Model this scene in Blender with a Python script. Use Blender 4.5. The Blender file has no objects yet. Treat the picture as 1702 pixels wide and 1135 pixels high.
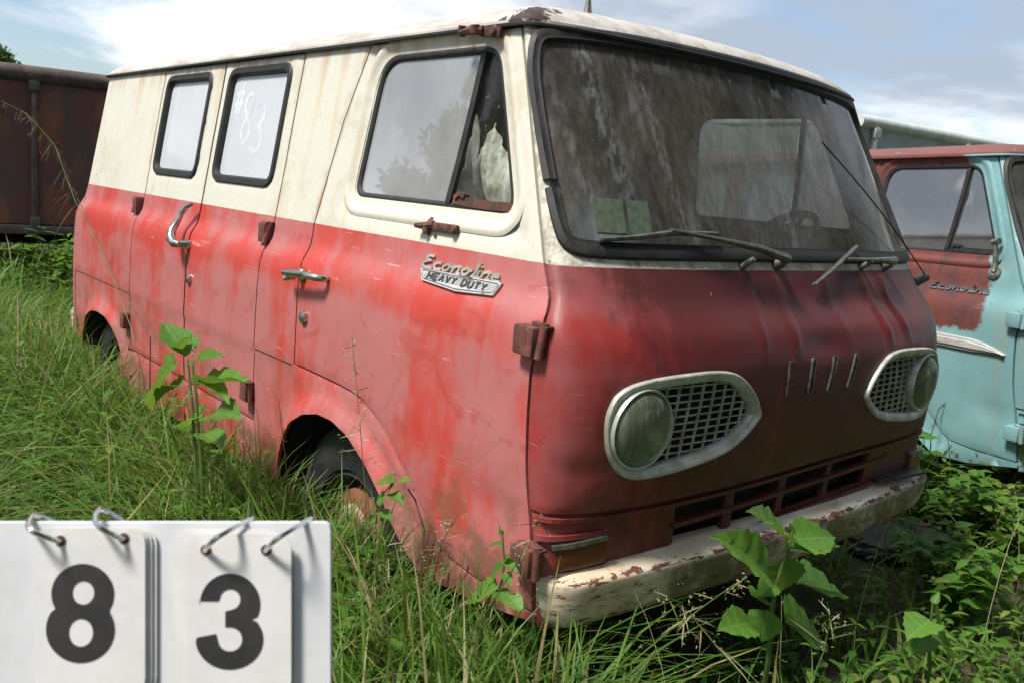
import bpy, bmesh, math, random
import numpy as np
from mathutils import Vector, Matrix
from mathutils.geometry import delaunay_2d_cdt
rad = math.radians
random.seed(7); rng = np.random.default_rng(7)
scene = bpy.context.scene
COL = scene.collection

# ------------------------------------------------------------------ camera
H = 1.40
RM = Matrix(((0.64290203, -0.18178782, 0.74406329),
             (0.76165282, 0.04899139, -0.64613066),
             (0.08100599, 0.98211661, 0.16995587)))
FPX = 1483.724
cam_d = bpy.data.cameras.new('camera'); cam = bpy.data.objects.new('camera', cam_d)
COL.objects.link(cam); scene.camera = cam
cam_d.sensor_width = 36; cam_d.lens = FPX / 1702 * 36
cam_d.clip_start = .02; cam_d.clip_end = 2000
cam.matrix_world = Matrix.Translation((0, 0, H)) @ RM.to_4x4()
cam_d.dof.use_dof = True; cam_d.dof.focus_distance = 2.6; cam_d.dof.aperture_fstop = 13

def ray(px, py):
    return RM @ Vector((px - 851, -(py - 567.5), -FPX))
def at_y(px, py, y):
    r = ray(px, py); return Vector((0, 0, H)) + r * (y / r.y)
def at_z(px, py, z):
    r = ray(px, py); return Vector((0, 0, H)) + r * ((z - H) / r.z)
def at_d(px, py, d):          # d = depth along the optical axis
    return Vector((0, 0, H)) + ray(px, py) * (d / FPX)

# ------------------------------------------------------------------ world and sun
SUN_EL, SUN_AZ = 58, 262      # azimuth: direction the light comes from, degrees from +x
world = bpy.data.worlds.new('World'); scene.world = world; world.use_nodes = True
wn = world.node_tree; wn.nodes.clear()
def NN(nt, typ, ins=None, **props):
    n = nt.nodes.new(typ)
    for k, v in props.items(): setattr(n, k, v)
    for k, v in (ins or {}).items():
        s = n.inputs[k]
        if isinstance(v, bpy.types.NodeSocket): nt.links.new(v, s)
        else:
            if isinstance(v, (tuple, list)) and s.type == 'RGBA' and len(v) == 3: v = (*v, 1)
            s.default_value = v
    return n
def noise(nt, vec, scale, detail=5, rough=.55, dist=0, out='Fac'):
    return NN(nt, 'ShaderNodeTexNoise', {'Vector': vec, 'Scale': scale, 'Detail': detail, 'Roughness': rough, 'Distortion': dist}).outputs[out]
def mapv(nt, vec, scale=(1, 1, 1), loc=(0, 0, 0)):
    return NN(nt, 'ShaderNodeMapping', {'Vector': vec, 'Scale': scale, 'Location': loc}).outputs[0]
def mathn(nt, op, a, b=0.0, clamp=False):
    return NN(nt, 'ShaderNodeMath', {0: a, 1: b}, operation=op, use_clamp=clamp).outputs[0]
def sstep(nt, v, lo, hi, a=0.0, b=1.0):
    return NN(nt, 'ShaderNodeMapRange', {'Value': v, 'From Min': lo, 'From Max': hi, 'To Min': a, 'To Max': b}, interpolation_type='SMOOTHSTEP').outputs[0]
def mixc(nt, fac, a, b, mode='MIX'):
    n = nt.nodes.new('ShaderNodeMix'); n.data_type = 'RGBA'; n.blend_type = mode
    for i, v in ((0, fac), (6, a), (7, b)):
        if isinstance(v, bpy.types.NodeSocket): nt.links.new(v, n.inputs[i])
        else: n.inputs[i].default_value = (*v, 1) if isinstance(v, (tuple, list)) and len(v) == 3 else v
    return n.outputs[2]

sky = NN(wn, 'ShaderNodeTexSky', sky_type='NISHITA', sun_disc=False)
sky.sun_elevation = rad(SUN_EL); sky.sun_rotation = rad(90 - SUN_AZ)
sky.air_density = 1.0; sky.dust_density = 1.5; sky.ozone_density = 2.0
gen = NN(wn, 'ShaderNodeTexCoord').outputs['Generated']
sep = NN(wn, 'ShaderNodeSeparateXYZ', {0: gen})
den = mathn(wn, 'ADD', mathn(wn, 'MAXIMUM', sep.outputs[2], 0.0), .22)
cv = NN(wn, 'ShaderNodeCombineXYZ', {0: mathn(wn, 'DIVIDE', sep.outputs[0], den), 1: mathn(wn, 'DIVIDE', sep.outputs[1], den), 2: 3.7}).outputs[0]
c1 = noise(wn, cv, .85, 9, .60, .5)
c2 = noise(wn, mapv(wn, cv, (1, 1, 1), (5.3, 2.1, 0)), .55, 6, .55, .3)
cover = sstep(wn, c1, .33, .49)
shade = sstep(wn, mathn(wn, 'ADD', mathn(wn, 'MULTIPLY', c2, .7), mathn(wn, 'MULTIPLY', c1, .3)), .385, .53)
cloud = mixc(wn, shade, (9.0, 9.1, 9.2), (3.4, 4.0, 4.9))
skyc = mixc(wn, cover, mixc(wn, 1.0, sky.outputs[0], (1.15, 1.15, 1.15), 'MULTIPLY'), cloud)
bg = NN(wn, 'ShaderNodeBackground', {'Color': skyc, 'Strength': .050})
wo = NN(wn, 'ShaderNodeOutputWorld', {'Surface': bg.outputs[0]})

sun_d = bpy.data.lights.new('sun', 'SUN'); sun_d.energy = 2.2; sun_d.angle = rad(12); sun_d.color = (1, .95, .87)
sun = bpy.data.objects.new('sun', sun_d); COL.objects.link(sun)
sdir = Vector((math.cos(rad(SUN_EL)) * math.cos(rad(SUN_AZ)), math.cos(rad(SUN_EL)) * math.sin(rad(SUN_AZ)), math.sin(rad(SUN_EL))))
sun.rotation_euler = sdir.to_track_quat('Z', 'Y').to_euler(); sun.location = sdir * 30

vs = scene.view_settings
vs.view_transform = 'Standard'; vs.look = 'None'; vs.exposure = 1.50; vs.gamma = 1; vs.use_curve_mapping = False
scene.render.engine = 'CYCLES'
scene.cycles.max_bounces = 10; scene.cycles.transparent_max_bounces = 24

# ------------------------------------------------------------------ materials
def newmat(name):
    m = bpy.data.materials.new(name); m.use_nodes = True; nt = m.node_tree; nt.nodes.clear()
    out = nt.nodes.new('ShaderNodeOutputMaterial')
    return m, nt, out
def objco(nt): return NN(nt, 'ShaderNodeTexCoord').outputs['Object']
def bump(nt, h, strength=.2, dist=.01):
    return NN(nt, 'ShaderNodeBump', {'Height': h, 'Strength': strength, 'Distance': dist}).outputs[0]
def principled(nt, out, **kw):
    b = NN(nt, 'ShaderNodeBsdfPrincipled', {k.replace('_', ' '): v for k, v in kw.items()})
    nt.links.new(b.outputs[0], out.inputs[0]); return b
def simple(name, col, rough=.5, metal=0.0, var=.25, scale=9, col2=None, bmp=.1):
    m, nt, out = newmat(name); P = objco(nt)
    n = noise(nt, P, scale, 6, .65)
    c2 = col2 or tuple(c * (1 - var) for c in col)
    c = mixc(nt, sstep(nt, n, .35, .65), col, c2)
    principled(nt, out, Base_Color=c, Roughness=sstep(nt, n, .3, .7, rough * .85, min(1, rough * 1.15)), Metallic=metal,
               Normal=bump(nt, noise(nt, P, scale * 6, 3), bmp, .004))
    return m

def paint_red_cream(name, front=False, roof=False):
    m, nt, out = newmat(name); P = objco(nt)
    s = NN(nt, 'ShaderNodeSeparateXYZ', {0: P}); x, y, z = s.outputs
    big = noise(nt, mapv(nt, P, (1, 1, .7)), 2.3, 5, .6, .3)
    streak = noise(nt, mapv(nt, P, (16, 16 if front or roof else 0, .7)), 1.0, 5, .6)
    streak2 = noise(nt, mapv(nt, P, (38, 38 if front or roof else 0, 1.1)), 1.0, 4, .6)
    smear = noise(nt, mapv(nt, P, (4, 4, 7), (1.7, 0, .4)), 1.3, 4, .55, 1.2)
    fine = noise(nt, P, 70, 4, .7)
    spk = noise(nt, P, 24, 6, .75)
    mid = noise(nt, mapv(nt, P, (1, 1, .55), (2.2, 5, 1)), 7.5, 8, .66, .6)
    chalk = mathn(nt, 'ADD', mathn(nt, 'ADD', mathn(nt, 'MULTIPLY', big, .55), mathn(nt, 'MULTIPLY', mid, .30)), mathn(nt, 'MULTIPLY', streak, .15))
    crest = sstep(nt, mathn(nt, 'ABSOLUTE', mathn(nt, 'SUBTRACT', z, 1.09)), .085, .01, 0, .09)   # crown of the shoulder is polished bare of chalk
    chalk = mathn(nt, 'SUBTRACT', chalk, crest)
    red = mixc(nt, sstep(nt, chalk, .385, .55), (.48, .052, .038), (.42, .140, .138))
    red = mixc(nt, sstep(nt, smear, .58, .66, 0, .35), red, (.36, .036, .030))
    red = mixc(nt, sstep(nt, noise(nt, mapv(nt, P, (1, 1, .6), (9, 2, 4)), 11, 8, .7), .66, .69, 0, .25), red, (.27, .075, .06))
    scr = NN(nt, 'ShaderNodeMapping', {'Vector': P, 'Rotation': (0, .5, .3), 'Scale': (9, 9, 190)}).outputs[0]
    scm = mathn(nt, 'MULTIPLY', sstep(nt, noise(nt, scr, 1.0, 2, .5), .70, .72), sstep(nt, noise(nt, P, 2.7, 3), .47, .56))
    red = mixc(nt, mathn(nt, 'MULTIPLY', scm, .7), red, (.52, .38, .35))
    prim = sstep(nt, noise(nt, mapv(nt, P, (1, 1, .7), (4, 4, 9)), 6.0, 8, .72), .70, .71, 0, .8)
    red = mixc(nt, prim, red, (.20, .15, .12))
    # weathering: shoulder and lower edges lose their chalk, dirt gathers under the seam line
    dirt = mathn(nt, 'MULTIPLY', sstep(nt, z, .85, .45, .1, .8), sstep(nt, noise(nt, P, 6, 8, .72), .46, .58))
    red = mixc(nt, dirt, red, (.16, .085, .05))
    red = mixc(nt, sstep(nt, streak2, .70, .76, 0, .35), red, (.30, .17, .12))
    red = mixc(nt, sstep(nt, spk, .74, .77, 0, .8), red, (.13, .075, .055))
    cream = mixc(nt, sstep(nt, fine, .3, .7), (.615, .61, .535), (.575, .56, .475))
    st = mathn(nt, 'MULTIPLY', sstep(nt, streak, .50, .70), sstep(nt, noise(nt, P, 3.1, 4), .40, .60))
    cream = mixc(nt, mathn(nt, 'MULTIPLY', st, .48), cream, (.56, .36, .17))
    # rust bleeding along the drip rail
    topr = mathn(nt, 'MULTIPLY', sstep(nt, z, 1.66, 1.80), sstep(nt, streak, .42, .62))
    cream = mixc(nt, mathn(nt, 'MULTIPLY', topr, .48), cream, (.40, .17, .07))
    if not front and not roof:      # rust weeping along the panel joints and round the pressed window frame
        wob2 = mathn(nt, 'MULTIPLY', noise(nt, mapv(nt, P, (6, 6, 2)), 6, 6, .7), .055)
        for sx_ in (-1.925, -1.265, -.615, -.30):
            dd = mathn(nt, 'ABSOLUTE', mathn(nt, 'SUBTRACT', x, sx_)) if sx_ != -.30 else mathn(nt, 'ABSOLUTE', mathn(nt, 'SUBTRACT', mathn(nt, 'SUBTRACT', x, mathn(nt, 'MULTIPLY', mathn(nt, 'SUBTRACT', z, 1.24), .26)), -.352))
            cream = mixc(nt, mathn(nt, 'MULTIPLY', sstep(nt, mathn(nt, 'SUBTRACT', dd, wob2), -.012, -.03), .6), cream, (.36, .19, .09))
        cream = mixc(nt, mathn(nt, 'MULTIPLY', sstep(nt, noise(nt, P, 4.0, 8, .68, .4), .52, .66), .38), cream, (.46, .33, .19))
        cream = mixc(nt, sstep(nt, noise(nt, mapv(nt, P, (1, 1, .5), (1, 7, 3)), 75, 3, .6), .72, .75, 0, .6), cream, (.20, .13, .08))
    chips = noise(nt, mapv(nt, P, (1, 1, .45)), 42, 5, .7)
    rear = sstep(nt, x, -2.35, -2.85, .70, .58)
    chm = NN(nt, 'ShaderNodeMath', {0: chips, 1: rear}, operation='GREATER_THAN').outputs[0]
    cream = mixc(nt, mathn(nt, 'MULTIPLY', chm, .75), cream, (.25, .12, .08))
    if front:
        algae = sstep(nt, noise(nt, P, 30, 6, .75), .40, .62)
        cream = mixc(nt, mathn(nt, 'MULTIPLY', algae, .75), cream, (.26, .21, .15))
        cream = mixc(nt, sstep(nt, spk, .60, .68, 0, .8), cream, (.08, .055, .04))
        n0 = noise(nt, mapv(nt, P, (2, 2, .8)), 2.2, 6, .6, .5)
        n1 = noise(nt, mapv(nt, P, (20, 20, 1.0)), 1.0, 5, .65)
        edge = sstep(nt, y, -.95, -.45, -.16, .10)  # painted shade: nose darkens away from the near corner
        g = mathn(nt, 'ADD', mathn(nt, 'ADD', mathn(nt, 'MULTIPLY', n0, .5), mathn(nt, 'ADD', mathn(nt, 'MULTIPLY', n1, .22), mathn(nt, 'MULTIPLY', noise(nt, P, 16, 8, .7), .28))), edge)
        red = mixc(nt, .55, red, (.20, .020, .024))  # darker base red, the shade on the nose put into the colour
        grime_shade = sstep(nt, g, .33, .60, .10, .84)  # real grime and painted shade share this mask
        red = mixc(nt, grime_shade, red, (.055, .010, .010))
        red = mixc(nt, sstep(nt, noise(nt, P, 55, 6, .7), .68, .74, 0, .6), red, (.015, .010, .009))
        red = mixc(nt, sstep(nt, noise(nt, mapv(nt, P, (1, 1, 1), (3, 3, 3)), 38, 3, .5), .74, .77, 0, .85), red, (.42, .40, .37))
    if roof:
        rn = noise(nt, mapv(nt, P, (1.2, 4, 4)), 5, 6, .65)
        cream = mixc(nt, sstep(nt, rn, .40, .64, 0, .70), (.50, .485, .45), (.30, .24, .20))
        cream = mixc(nt, sstep(nt, noise(nt, P, 18, 7, .75), .62, .70, 0, .8), cream, (.18, .11, .08))
        # bare rusty corner above the windscreen pillar
        dx = mathn(nt, 'SUBTRACT', x, .47); dy = mathn(nt, 'ADD', y, .71)
        d = mathn(nt, 'SQRT', mathn(nt, 'ADD', mathn(nt, 'POWER', dx, 2.0), mathn(nt, 'POWER', dy, 2.0)))
        d = mathn(nt, 'ADD', d, mathn(nt, 'MULTIPLY', mathn(nt, 'SUBTRACT', noise(nt, P, 26, 7, .75), .5), .26))
        lowm = sstep(nt, mathn(nt, 'ADD', z, mathn(nt, 'MULTIPLY', noise(nt, P, 25, 5), .05)), 1.872, 1.862)
        cream = mixc(nt, mathn(nt, 'MULTIPLY', sstep(nt, d, .052, .047), lowm), cream, (.036, .018, .015))
        col = cream; isred = None; rough = .55
    else:
        wob = mathn(nt, 'ADD', z, mathn(nt, 'MULTIPLY', mathn(nt, 'SUBTRACT', noise(nt, P, 30, 2), .5), .003))
        isred = sstep(nt, wob, 1.2385, 1.2365)
        col = mixc(nt, isred, cream, red)
        rough = .46
    rgh = sstep(nt, chalk, .35, .65, rough - .10, rough + .12)
    principled(nt, out, Base_Color=col, Roughness=rgh, Specular_IOR_Level=.42, Normal=bump(nt, mathn(nt, 'ADD', mathn(nt, 'MULTIPLY', fine, .30), mathn(nt, 'MULTIPLY', noise(nt, P, 5.0, 3), 1.2)), .08, .005))
    return m

def paint_turquoise(name, roof=False, front=False):
    m, nt, out = newmat(name); P = objco(nt)
    s = NN(nt, 'ShaderNodeSeparateXYZ', {0: P}); x, y, z = s.outputs
    big = noise(nt, P, 3, 6, .6)
    edge = noise(nt, mapv(nt, P, (1, 1, .7)), 9, 9, .72, .3)
    fine = noise(nt, P, 60, 4, .7)
    tq = mixc(nt, sstep(nt, big, .35, .65), (.20, .37, .385), (.155, .31, .325))
    tq = mixc(nt, sstep(nt, noise(nt, mapv(nt, P, (9, 9, 1)), 1.2, 5), .54, .72, 0, .5), tq, (.26, .26, .19))
    rust = mixc(nt, sstep(nt, noise(nt, mapv(nt, P, (6, 6, 2)), 2, 7, .7), .40, .62), (.150, .036, .026), (.080, .030, .032))
    rust = mixc(nt, sstep(nt, fine, .55, .75, 0, .4), rust, (.25, .085, .035))
    rust = mixc(nt, sstep(nt, noise(nt, P, 14, 7, .7), .62, .70, 0, .5), rust, (.22, .20, .16))
    up = sstep(nt, z, .93, 1.05)                    # rust spreads from the beltline down
    fwd = sstep(nt, mathn(nt, 'ADD', x, mathn(nt, 'MULTIPLY', mathn(nt, 'MAXIMUM', mathn(nt, 'SUBTRACT', z, 1.24), 0.0), .55)), .70, .54)
    a = mathn(nt, 'MULTIPLY', up, fwd)
    e = mathn(nt, 'ADD', mathn(nt, 'MULTIPLY', a, .95), mathn(nt, 'MULTIPLY', mathn(nt, 'SUBTRACT', edge, .5), 1.5))
    mask = sstep(nt, mathn(nt, 'ADD', e, mathn(nt, 'MULTIPLY', mathn(nt, 'SUBTRACT', noise(nt, P, 45, 5, .7), .5), .5)), .38, .68)
    low = sstep(nt, mathn(nt, 'ADD', edge, sstep(nt, z, .55, .40, 0, .12)), .66, .70)
    mask = mathn(nt, 'MAXIMUM', mask, low)
    if roof:
        mask = sstep(nt, noise(nt, P, 9, 7, .7), .30, .36)
        rust = mixc(nt, sstep(nt, big, .3, .7), (.19, .065, .055), (.135, .055, .050))
    if front: mask = sstep(nt, edge, .58, .63)
    col = mixc(nt, mask, tq, rust)
    principled(nt, out, Base_Color=col, Roughness=sstep(nt, mask, 0, 1, .42, .68), Normal=bump(nt, mathn(nt, 'ADD', mathn(nt, 'MULTIPLY', mask, -.6), mathn(nt, 'MULTIPLY', fine, .3)), .2, .004))
    return m

def dirty_glass(name, dust, dustcol, streaky=True, tint=(.75, .8, .78), rough=.03, lo=.35, hi=.65, top=0.0, ior=1.5, gl_k=.55, flute=0, tl_k=.35):
    m, nt, out = newmat(name); P = objco(nt)
    st = noise(nt, mapv(nt, P, (11, 11, .8) if streaky else (2, 2, 1.6)), 1.0, 6, .62, .4)
    st2 = noise(nt, mapv(nt, P, (60, 60, 1.6)), 1.0, 4, .6)
    bl = noise(nt, P, 3.0, 5, .6)
    sp = noise(nt, P, 85, 3, .6)
    f = mathn(nt, 'ADD', mathn(nt, 'MULTIPLY', st, .55), mathn(nt, 'MULTIPLY', bl, .45))
    f = sstep(nt, f, lo, hi, dust[0], dust[1])
    dc = mixc(nt, sstep(nt, st2, .35, .72, 0, 1.0 if streaky else .12), dustcol, tuple(min(1, c * 1.45 + .02) for c in dustcol))
    if top:
        sx = NN(nt, 'ShaderNodeSeparateXYZ', {0: P})
        for y0, wd, k in ((-.60, .045, .75), (-.44, .03, .5), (.02, .05, .35), (-.71, .02, .4)):    # runs of lime scale
            gy = sstep(nt, mathn(nt, 'ABSOLUTE', mathn(nt, 'SUBTRACT', mathn(nt, 'ADD', sx.outputs[1], mathn(nt, 'MULTIPLY', sx.outputs[2], .10)), y0 + .15)), wd, .0, 0, k)
            dc = mixc(nt, mathn(nt, 'MULTIPLY', gy, sstep(nt, st2, .42, .66)), dc, (.42, .45, .46))
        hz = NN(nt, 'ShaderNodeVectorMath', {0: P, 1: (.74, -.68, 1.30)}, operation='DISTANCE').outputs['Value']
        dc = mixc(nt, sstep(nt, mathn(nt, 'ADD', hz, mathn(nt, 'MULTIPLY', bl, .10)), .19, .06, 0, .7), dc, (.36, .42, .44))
    if top: dc = mixc(nt, sstep(nt, st, .56, .70, 0, .35), dc, (.40, .42, .43))
    tr = NN(nt, 'ShaderNodeBsdfTransparent', {'Color': tint})
    df = NN(nt, 'ShaderNodeBsdfDiffuse', {'Color': dc})
    tl = NN(nt, 'ShaderNodeBsdfTranslucent', {'Color': dc})
    dd = NN(nt, 'ShaderNodeMixShader', {0: tl_k, 1: df.outputs[0], 2: tl.outputs[0]})
    a = NN(nt, 'ShaderNodeMixShader', {0: f, 1: tr.outputs[0], 2: dd.outputs[0]})
    a2 = NN(nt, 'ShaderNodeMixShader', {0: sstep(nt, sp, .68, .74, 0, .6), 1: a.outputs[0], 2: df.outputs[0]})
    gl = NN(nt, 'ShaderNodeBsdfGlossy', {'Color': (1, 1, 1), 'Roughness': rough})
    if flute:
        wv = NN(nt, 'ShaderNodeTexWave', {'Vector': P, 'Scale': 18.0, 'Distortion': .6}, bands_direction='Y').outputs['Fac']
        nt.links.new(bump(nt, wv, .10, .004), gl.inputs['Normal']); nt.links.new(bump(nt, wv, .12, .004), df.inputs['Normal'])
    # two-sided Schlick reflectance, so that light also leaves through the inner face of a pane
    ge = NN(nt, 'ShaderNodeNewGeometry'); f0 = ((ior - 1) / (ior + 1)) ** 2
    cs = mathn(nt, 'ABSOLUTE', NN(nt, 'ShaderNodeVectorMath', {0: ge.outputs['Incoming'], 1: ge.outputs['Normal']}, operation='DOT_PRODUCT').outputs['Value'])
    fr = mathn(nt, 'ADD', mathn(nt, 'MULTIPLY', mathn(nt, 'POWER', mathn(nt, 'SUBTRACT', 1.0, cs, True), 5.0), 1 - f0), f0)
    fr2 = mathn(nt, 'MULTIPLY', fr, sstep(nt, f, .1, .9, 1.0, gl_k))
    b = NN(nt, 'ShaderNodeMixShader', {0: fr2, 1: a2.outputs[0], 2: gl.outputs[0]})
    nt.links.new(b.outputs[0], out.inputs[0]); return m

def rusty(name, c1, c2, c3, scale=6, rough=.8, lo=.42, hi=.6):
    m, nt, out = newmat(name); P = objco(nt)
    n1 = noise(nt, P, scale, 7, .68, .3); n2 = noise(nt, mapv(nt, P, (2, 2, 1), (4, 1, 7)), scale * .6, 6, .62)
    f = noise(nt, P, scale * 9, 4, .7)
    c = mixc(nt, sstep(nt, n1, lo, hi), c1, c2)
    c = mixc(nt, sstep(nt, n2, .52, .64), c, c3)
    c = mixc(nt, sstep(nt, f, .5, .8, 0, .4), c, tuple(v * .4 for v in c2))
    principled(nt, out, Base_Color=c, Roughness=rough, Normal=bump(nt, mathn(nt, 'ADD', n1, mathn(nt, 'MULTIPLY', f, .3)), .3, .006))
    return m

def chipped_white(name):
    m, nt, out = newmat(name); P = objco(nt)
    s = NN(nt, 'ShaderNodeSeparateXYZ', {0: P}); x, y, z = s.outputs
    n = noise(nt, mapv(nt, P, (1, 1, 2.2)), 19, 8, .72, .2)
    n2 = noise(nt, mapv(nt, P, (1.5, 1.5, 9)), 11, 6, .7, .4)
    n3 = noise(nt, P, 4, 5)
    low = sstep(nt, z, .550, .52, 0.0, .06)           # the front face has lost more paint than the top
    e = mathn(nt, 'ADD', mathn(nt, 'ADD', mathn(nt, 'MULTIPLY', n, .5), mathn(nt, 'MULTIPLY', n2, .5)), low)
    ridge = mathn(nt, 'MULTIPLY', sstep(nt, mathn(nt, 'ABSOLUTE', mathn(nt, 'SUBTRACT', z, .552)), .014, .0), .15)
    mask = sstep(nt, mathn(nt, 'ADD', e, ridge), .615, .635)
    white = mixc(nt, sstep(nt, n3, .4, .62), (.74, .70, .60), (.62, .50, .36))
    white = mixc(nt, sstep(nt, noise(nt, P, 9, 6, .7), .55, .68, 0, .5), white, (.34, .32, .28))
    stain = mathn(nt, 'MULTIPLY', sstep(nt, e, .52, .62), .6)
    white = mixc(nt, stain, white, (.42, .22, .10))
    muck_shade = mathn(nt, 'MULTIPLY', mathn(nt, 'MULTIPLY', sstep(nt, z, .553, .535), sstep(nt, y, -.78, -.45, .15, .85)), sstep(nt, noise(nt, mapv(nt, P, (1, 1, .5)), 7, 7, .7), .36, .60))  # dirt plus painted shade on the front face, weaker at the near end
    white = mixc(nt, muck_shade, white, (.115, .085, .045))
    rst = mixc(nt, sstep(nt, noise(nt, P, 30, 5), .4, .6), (.17, .065, .035), (.09, .040, .028))
    low2 = mathn(nt, 'MULTIPLY', sstep(nt, z, .47, .42), .75)
    col = mixc(nt, mask, white, rst)
    col = mixc(nt, mathn(nt, 'MULTIPLY', low2, sstep(nt, n3, .35, .55)), col, (.26, .10, .045))
    principled(nt, out, Base_Color=col, Roughness=.6, Normal=bump(nt, mask, -.25, .003))
    return m

def leafmat(name, c1, c2, c3=None, trans=.35, scale=14):
    m, nt, out = newmat(name)
    g = NN(nt, 'ShaderNodeNewGeometry'); r = g.outputs['Random Per Island']; P = objco(nt)
    c = mixc(nt, r, c1, c2)
    if c3: c = mixc(nt, sstep(nt, mathn(nt, 'FRACT', mathn(nt, 'MULTIPLY', r, 7.31)), .80, .90), c, c3)
    c = mixc(nt, sstep(nt, noise(nt, P, scale, 4), .4, .7, 0, .45), c, tuple(v * .55 for v in c1))
    b = NN(nt, 'ShaderNodeBsdfPrincipled', {'Base Color': c, 'Roughness': .5, 'Specular IOR Level': .3})
    t = NN(nt, 'ShaderNodeBsdfTranslucent', {'Color': mixc(nt, .5, c, (.25, .40, .04))})
    mx = NN(nt, 'ShaderNodeMixShader', {0: trans, 1: b.outputs[0], 2: t.outputs[0]})
    nt.links.new(mx.outputs[0], out.inputs[0]); return m

M = {}
M['paint'] = paint_red_cream('faded_red_and_cream_paint')
M['paint_front'] = paint_red_cream('grimy_shaded_red_and_cream_paint', front=True)
M['paint_roof'] = paint_red_cream('weathered_cream_roof_paint', roof=True)
M['tq'] = paint_turquoise('rusting_turquoise_paint')
M['tq_front'] = paint_turquoise('turquoise_nose_paint', front=True)
M['tq_roof'] = paint_turquoise('rusted_roof_paint', roof=True)
M['liner'] = simple('inner_lining', (.045, .042, .040), .8)
M['cabin'] = simple('cabin_trim', (.11, .10, .09), .8, var=.4)
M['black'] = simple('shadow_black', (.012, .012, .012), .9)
M['rubber'] = simple('black_rubber', (.010, .010, .011), .62, var=.3, scale=20, col2=(.022, .021, .020))
M['tyre'] = simple('tyre_rubber', (.013, .014, .015), .62, scale=12, col2=(.026, .025, .024))
M['chrome'] = simple('dull_chrome', (.62, .62, .60), .2, 1.0, scale=25, col2=(.38, .36, .33), bmp=.03)
M['chrome_dirty'] = simple('grimy_chrome', (.34, .35, .31), .38, .75, scale=30, col2=(.16, .16, .12), bmp=.05)
M['bezel'] = simple('grimy_bright_trim', (.60, .61, .58), .40, .35, scale=16, col2=(.36, .37, .29), bmp=.05)
M['mesh'] = simple('pale_lamp_grille', (.46, .48, .40), .5, .1, scale=20, col2=(.26, .25, .18))
M['rust'] = rusty('brown_rust', (.10, .035, .025), (.055, .026, .022), (.16, .065, .035), 22)
M['rust_red'] = rusty('rusted_red_hinge', (.15, .042, .034), (.085, .034, .028), (.20, .08, .05), 22)
M['hub'] = rusty('rusty_orange_wheel', (.22, .070, .035), (.15, .050, .030), (.28, .14, .08), 14)
M['hubw'] = simple('worn_white_hubcap', (.46, .40, .31), .55, scale=14, col2=(.24, .12, .06))
M['bumper'] = chipped_white('chipped_white_bumper_paint')
M['amber'] = simple('faded_amber_lens', (.13, .036, .012), .3, scale=20)
M['trim'] = simple('pale_trim', (.62, .61, .59), .4, .3, scale=14)
M['dark_metal'] = simple('dark_tarnished_metal', (.055, .058, .05), .45, .5, scale=30)
M['letter'] = simple('tarnished_letter_metal', (.17, .17, .15), .4, .6, scale=40, col2=(.06, .06, .05))
M['wiper'] = simple('grey_wiper_metal', (.19, .20, .18), .42, .6, scale=40, col2=(.10, .10, .085))
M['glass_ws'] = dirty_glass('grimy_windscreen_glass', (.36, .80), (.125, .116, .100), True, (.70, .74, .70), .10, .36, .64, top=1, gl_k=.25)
M['glass_door'] = dirty_glass('dusty_door_glass', (.46, .70), (.74, .75, .77), False, (.55, .6, .58), .015, .35, .65, ior=2.6, gl_k=.9)
M['glass_far'] = dirty_glass('backlit_dusty_glass', (.55, .85), (.75, .77, .78), True, (.8, .85, .83), .03, .35, .65, tl_k=.7)
M['glass_clear'] = dirty_glass('streaked_vent_glass', (.02, .10), (.30, .30, .28), True, (.85, .9, .88), .02)
M['glass_cargo'] = dirty_glass('whitened_cargo_glass', (.86, .96), (.84, .875, .94), False, (.8, .83, .85), .04, .3, .7, ior=1.75)
M['glass_tq'] = dirty_glass('speckled_glass', (.14, .42), (.46, .47, .48), False, (.6, .64, .62), .02, .4, .7, ior=3.2)  # dust made paler to stand in for bright cloud reflections
M['lens'] = dirty_glass('grimy_headlight_glass', (.30, .62), (.22, .25, .17), True, (.72, .80, .62), .06, flute=1)
M['chalk'] = simple('white_grease_pencil', (.60, .66, .71), .7)
M['sticker'] = simple('green_sticker', (.045, .085, .058), .6, scale=60, col2=(.10, .12, .075))
M['board'] = simple('white_plastic_board', (.70, .71, .74), .42, var=.10, scale=14, bmp=.02)
M['card'] = simple('white_card', (.74, .735, .72), .5, var=.10, scale=22, bmp=.02)
M['ink'] = simple('black_print', (.020, .020, .022), .55, scale=12, col2=(.035, .033, .033))
M['steel'] = simple('bright_steel_ring', (.75, .75, .75), .2, 1.0, var=.2, scale=60)
M['wood'] = simple('bare_wood', (.30, .20, .11), .7, scale=30)
M['sheet'] = simple('dirty_white_plaster_sheet', (.80, .78, .70), .7, scale=14, col2=(.28, .25, .19), bmp=.3)
M['boxrust'] = rusty('rusty_truck_body_paint', (.075, .052, .050), (.125, .042, .032), (.18, .066, .034), 2.6, .75, .40, .62)
M['boxrail'] = rusty('weathered_grey_rail', (.085, .068, .062), (.055, .042, .038), (.12, .075, .055), 7, .8)
M['grey_box'] = simple('pale_grey_box_paint', (.36, .40, .39), .5, scale=3, col2=(.26, .29, .28))
M['white_rail'] = simple('pale_white_rail', (.62, .66, .63), .45, scale=6, col2=(.48, .52, .48))
M['grass'] = leafmat('grass_blades', (.055, .140, .018), (.135, .245, .036), (.30, .25, .12), .38)
M['seed'] = leafmat('grass_seed_heads', (.26, .25, .12), (.36, .32, .18), None, .2)
M['purple_seed'] = leafmat('reddish_seed_heads', (.20, .11, .085), (.28, .17, .12), None, .2)
M['weed'] = leafmat('weed_leaves', (.065, .165, .022), (.12, .25, .035), (.20, .26, .05), .40)
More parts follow.
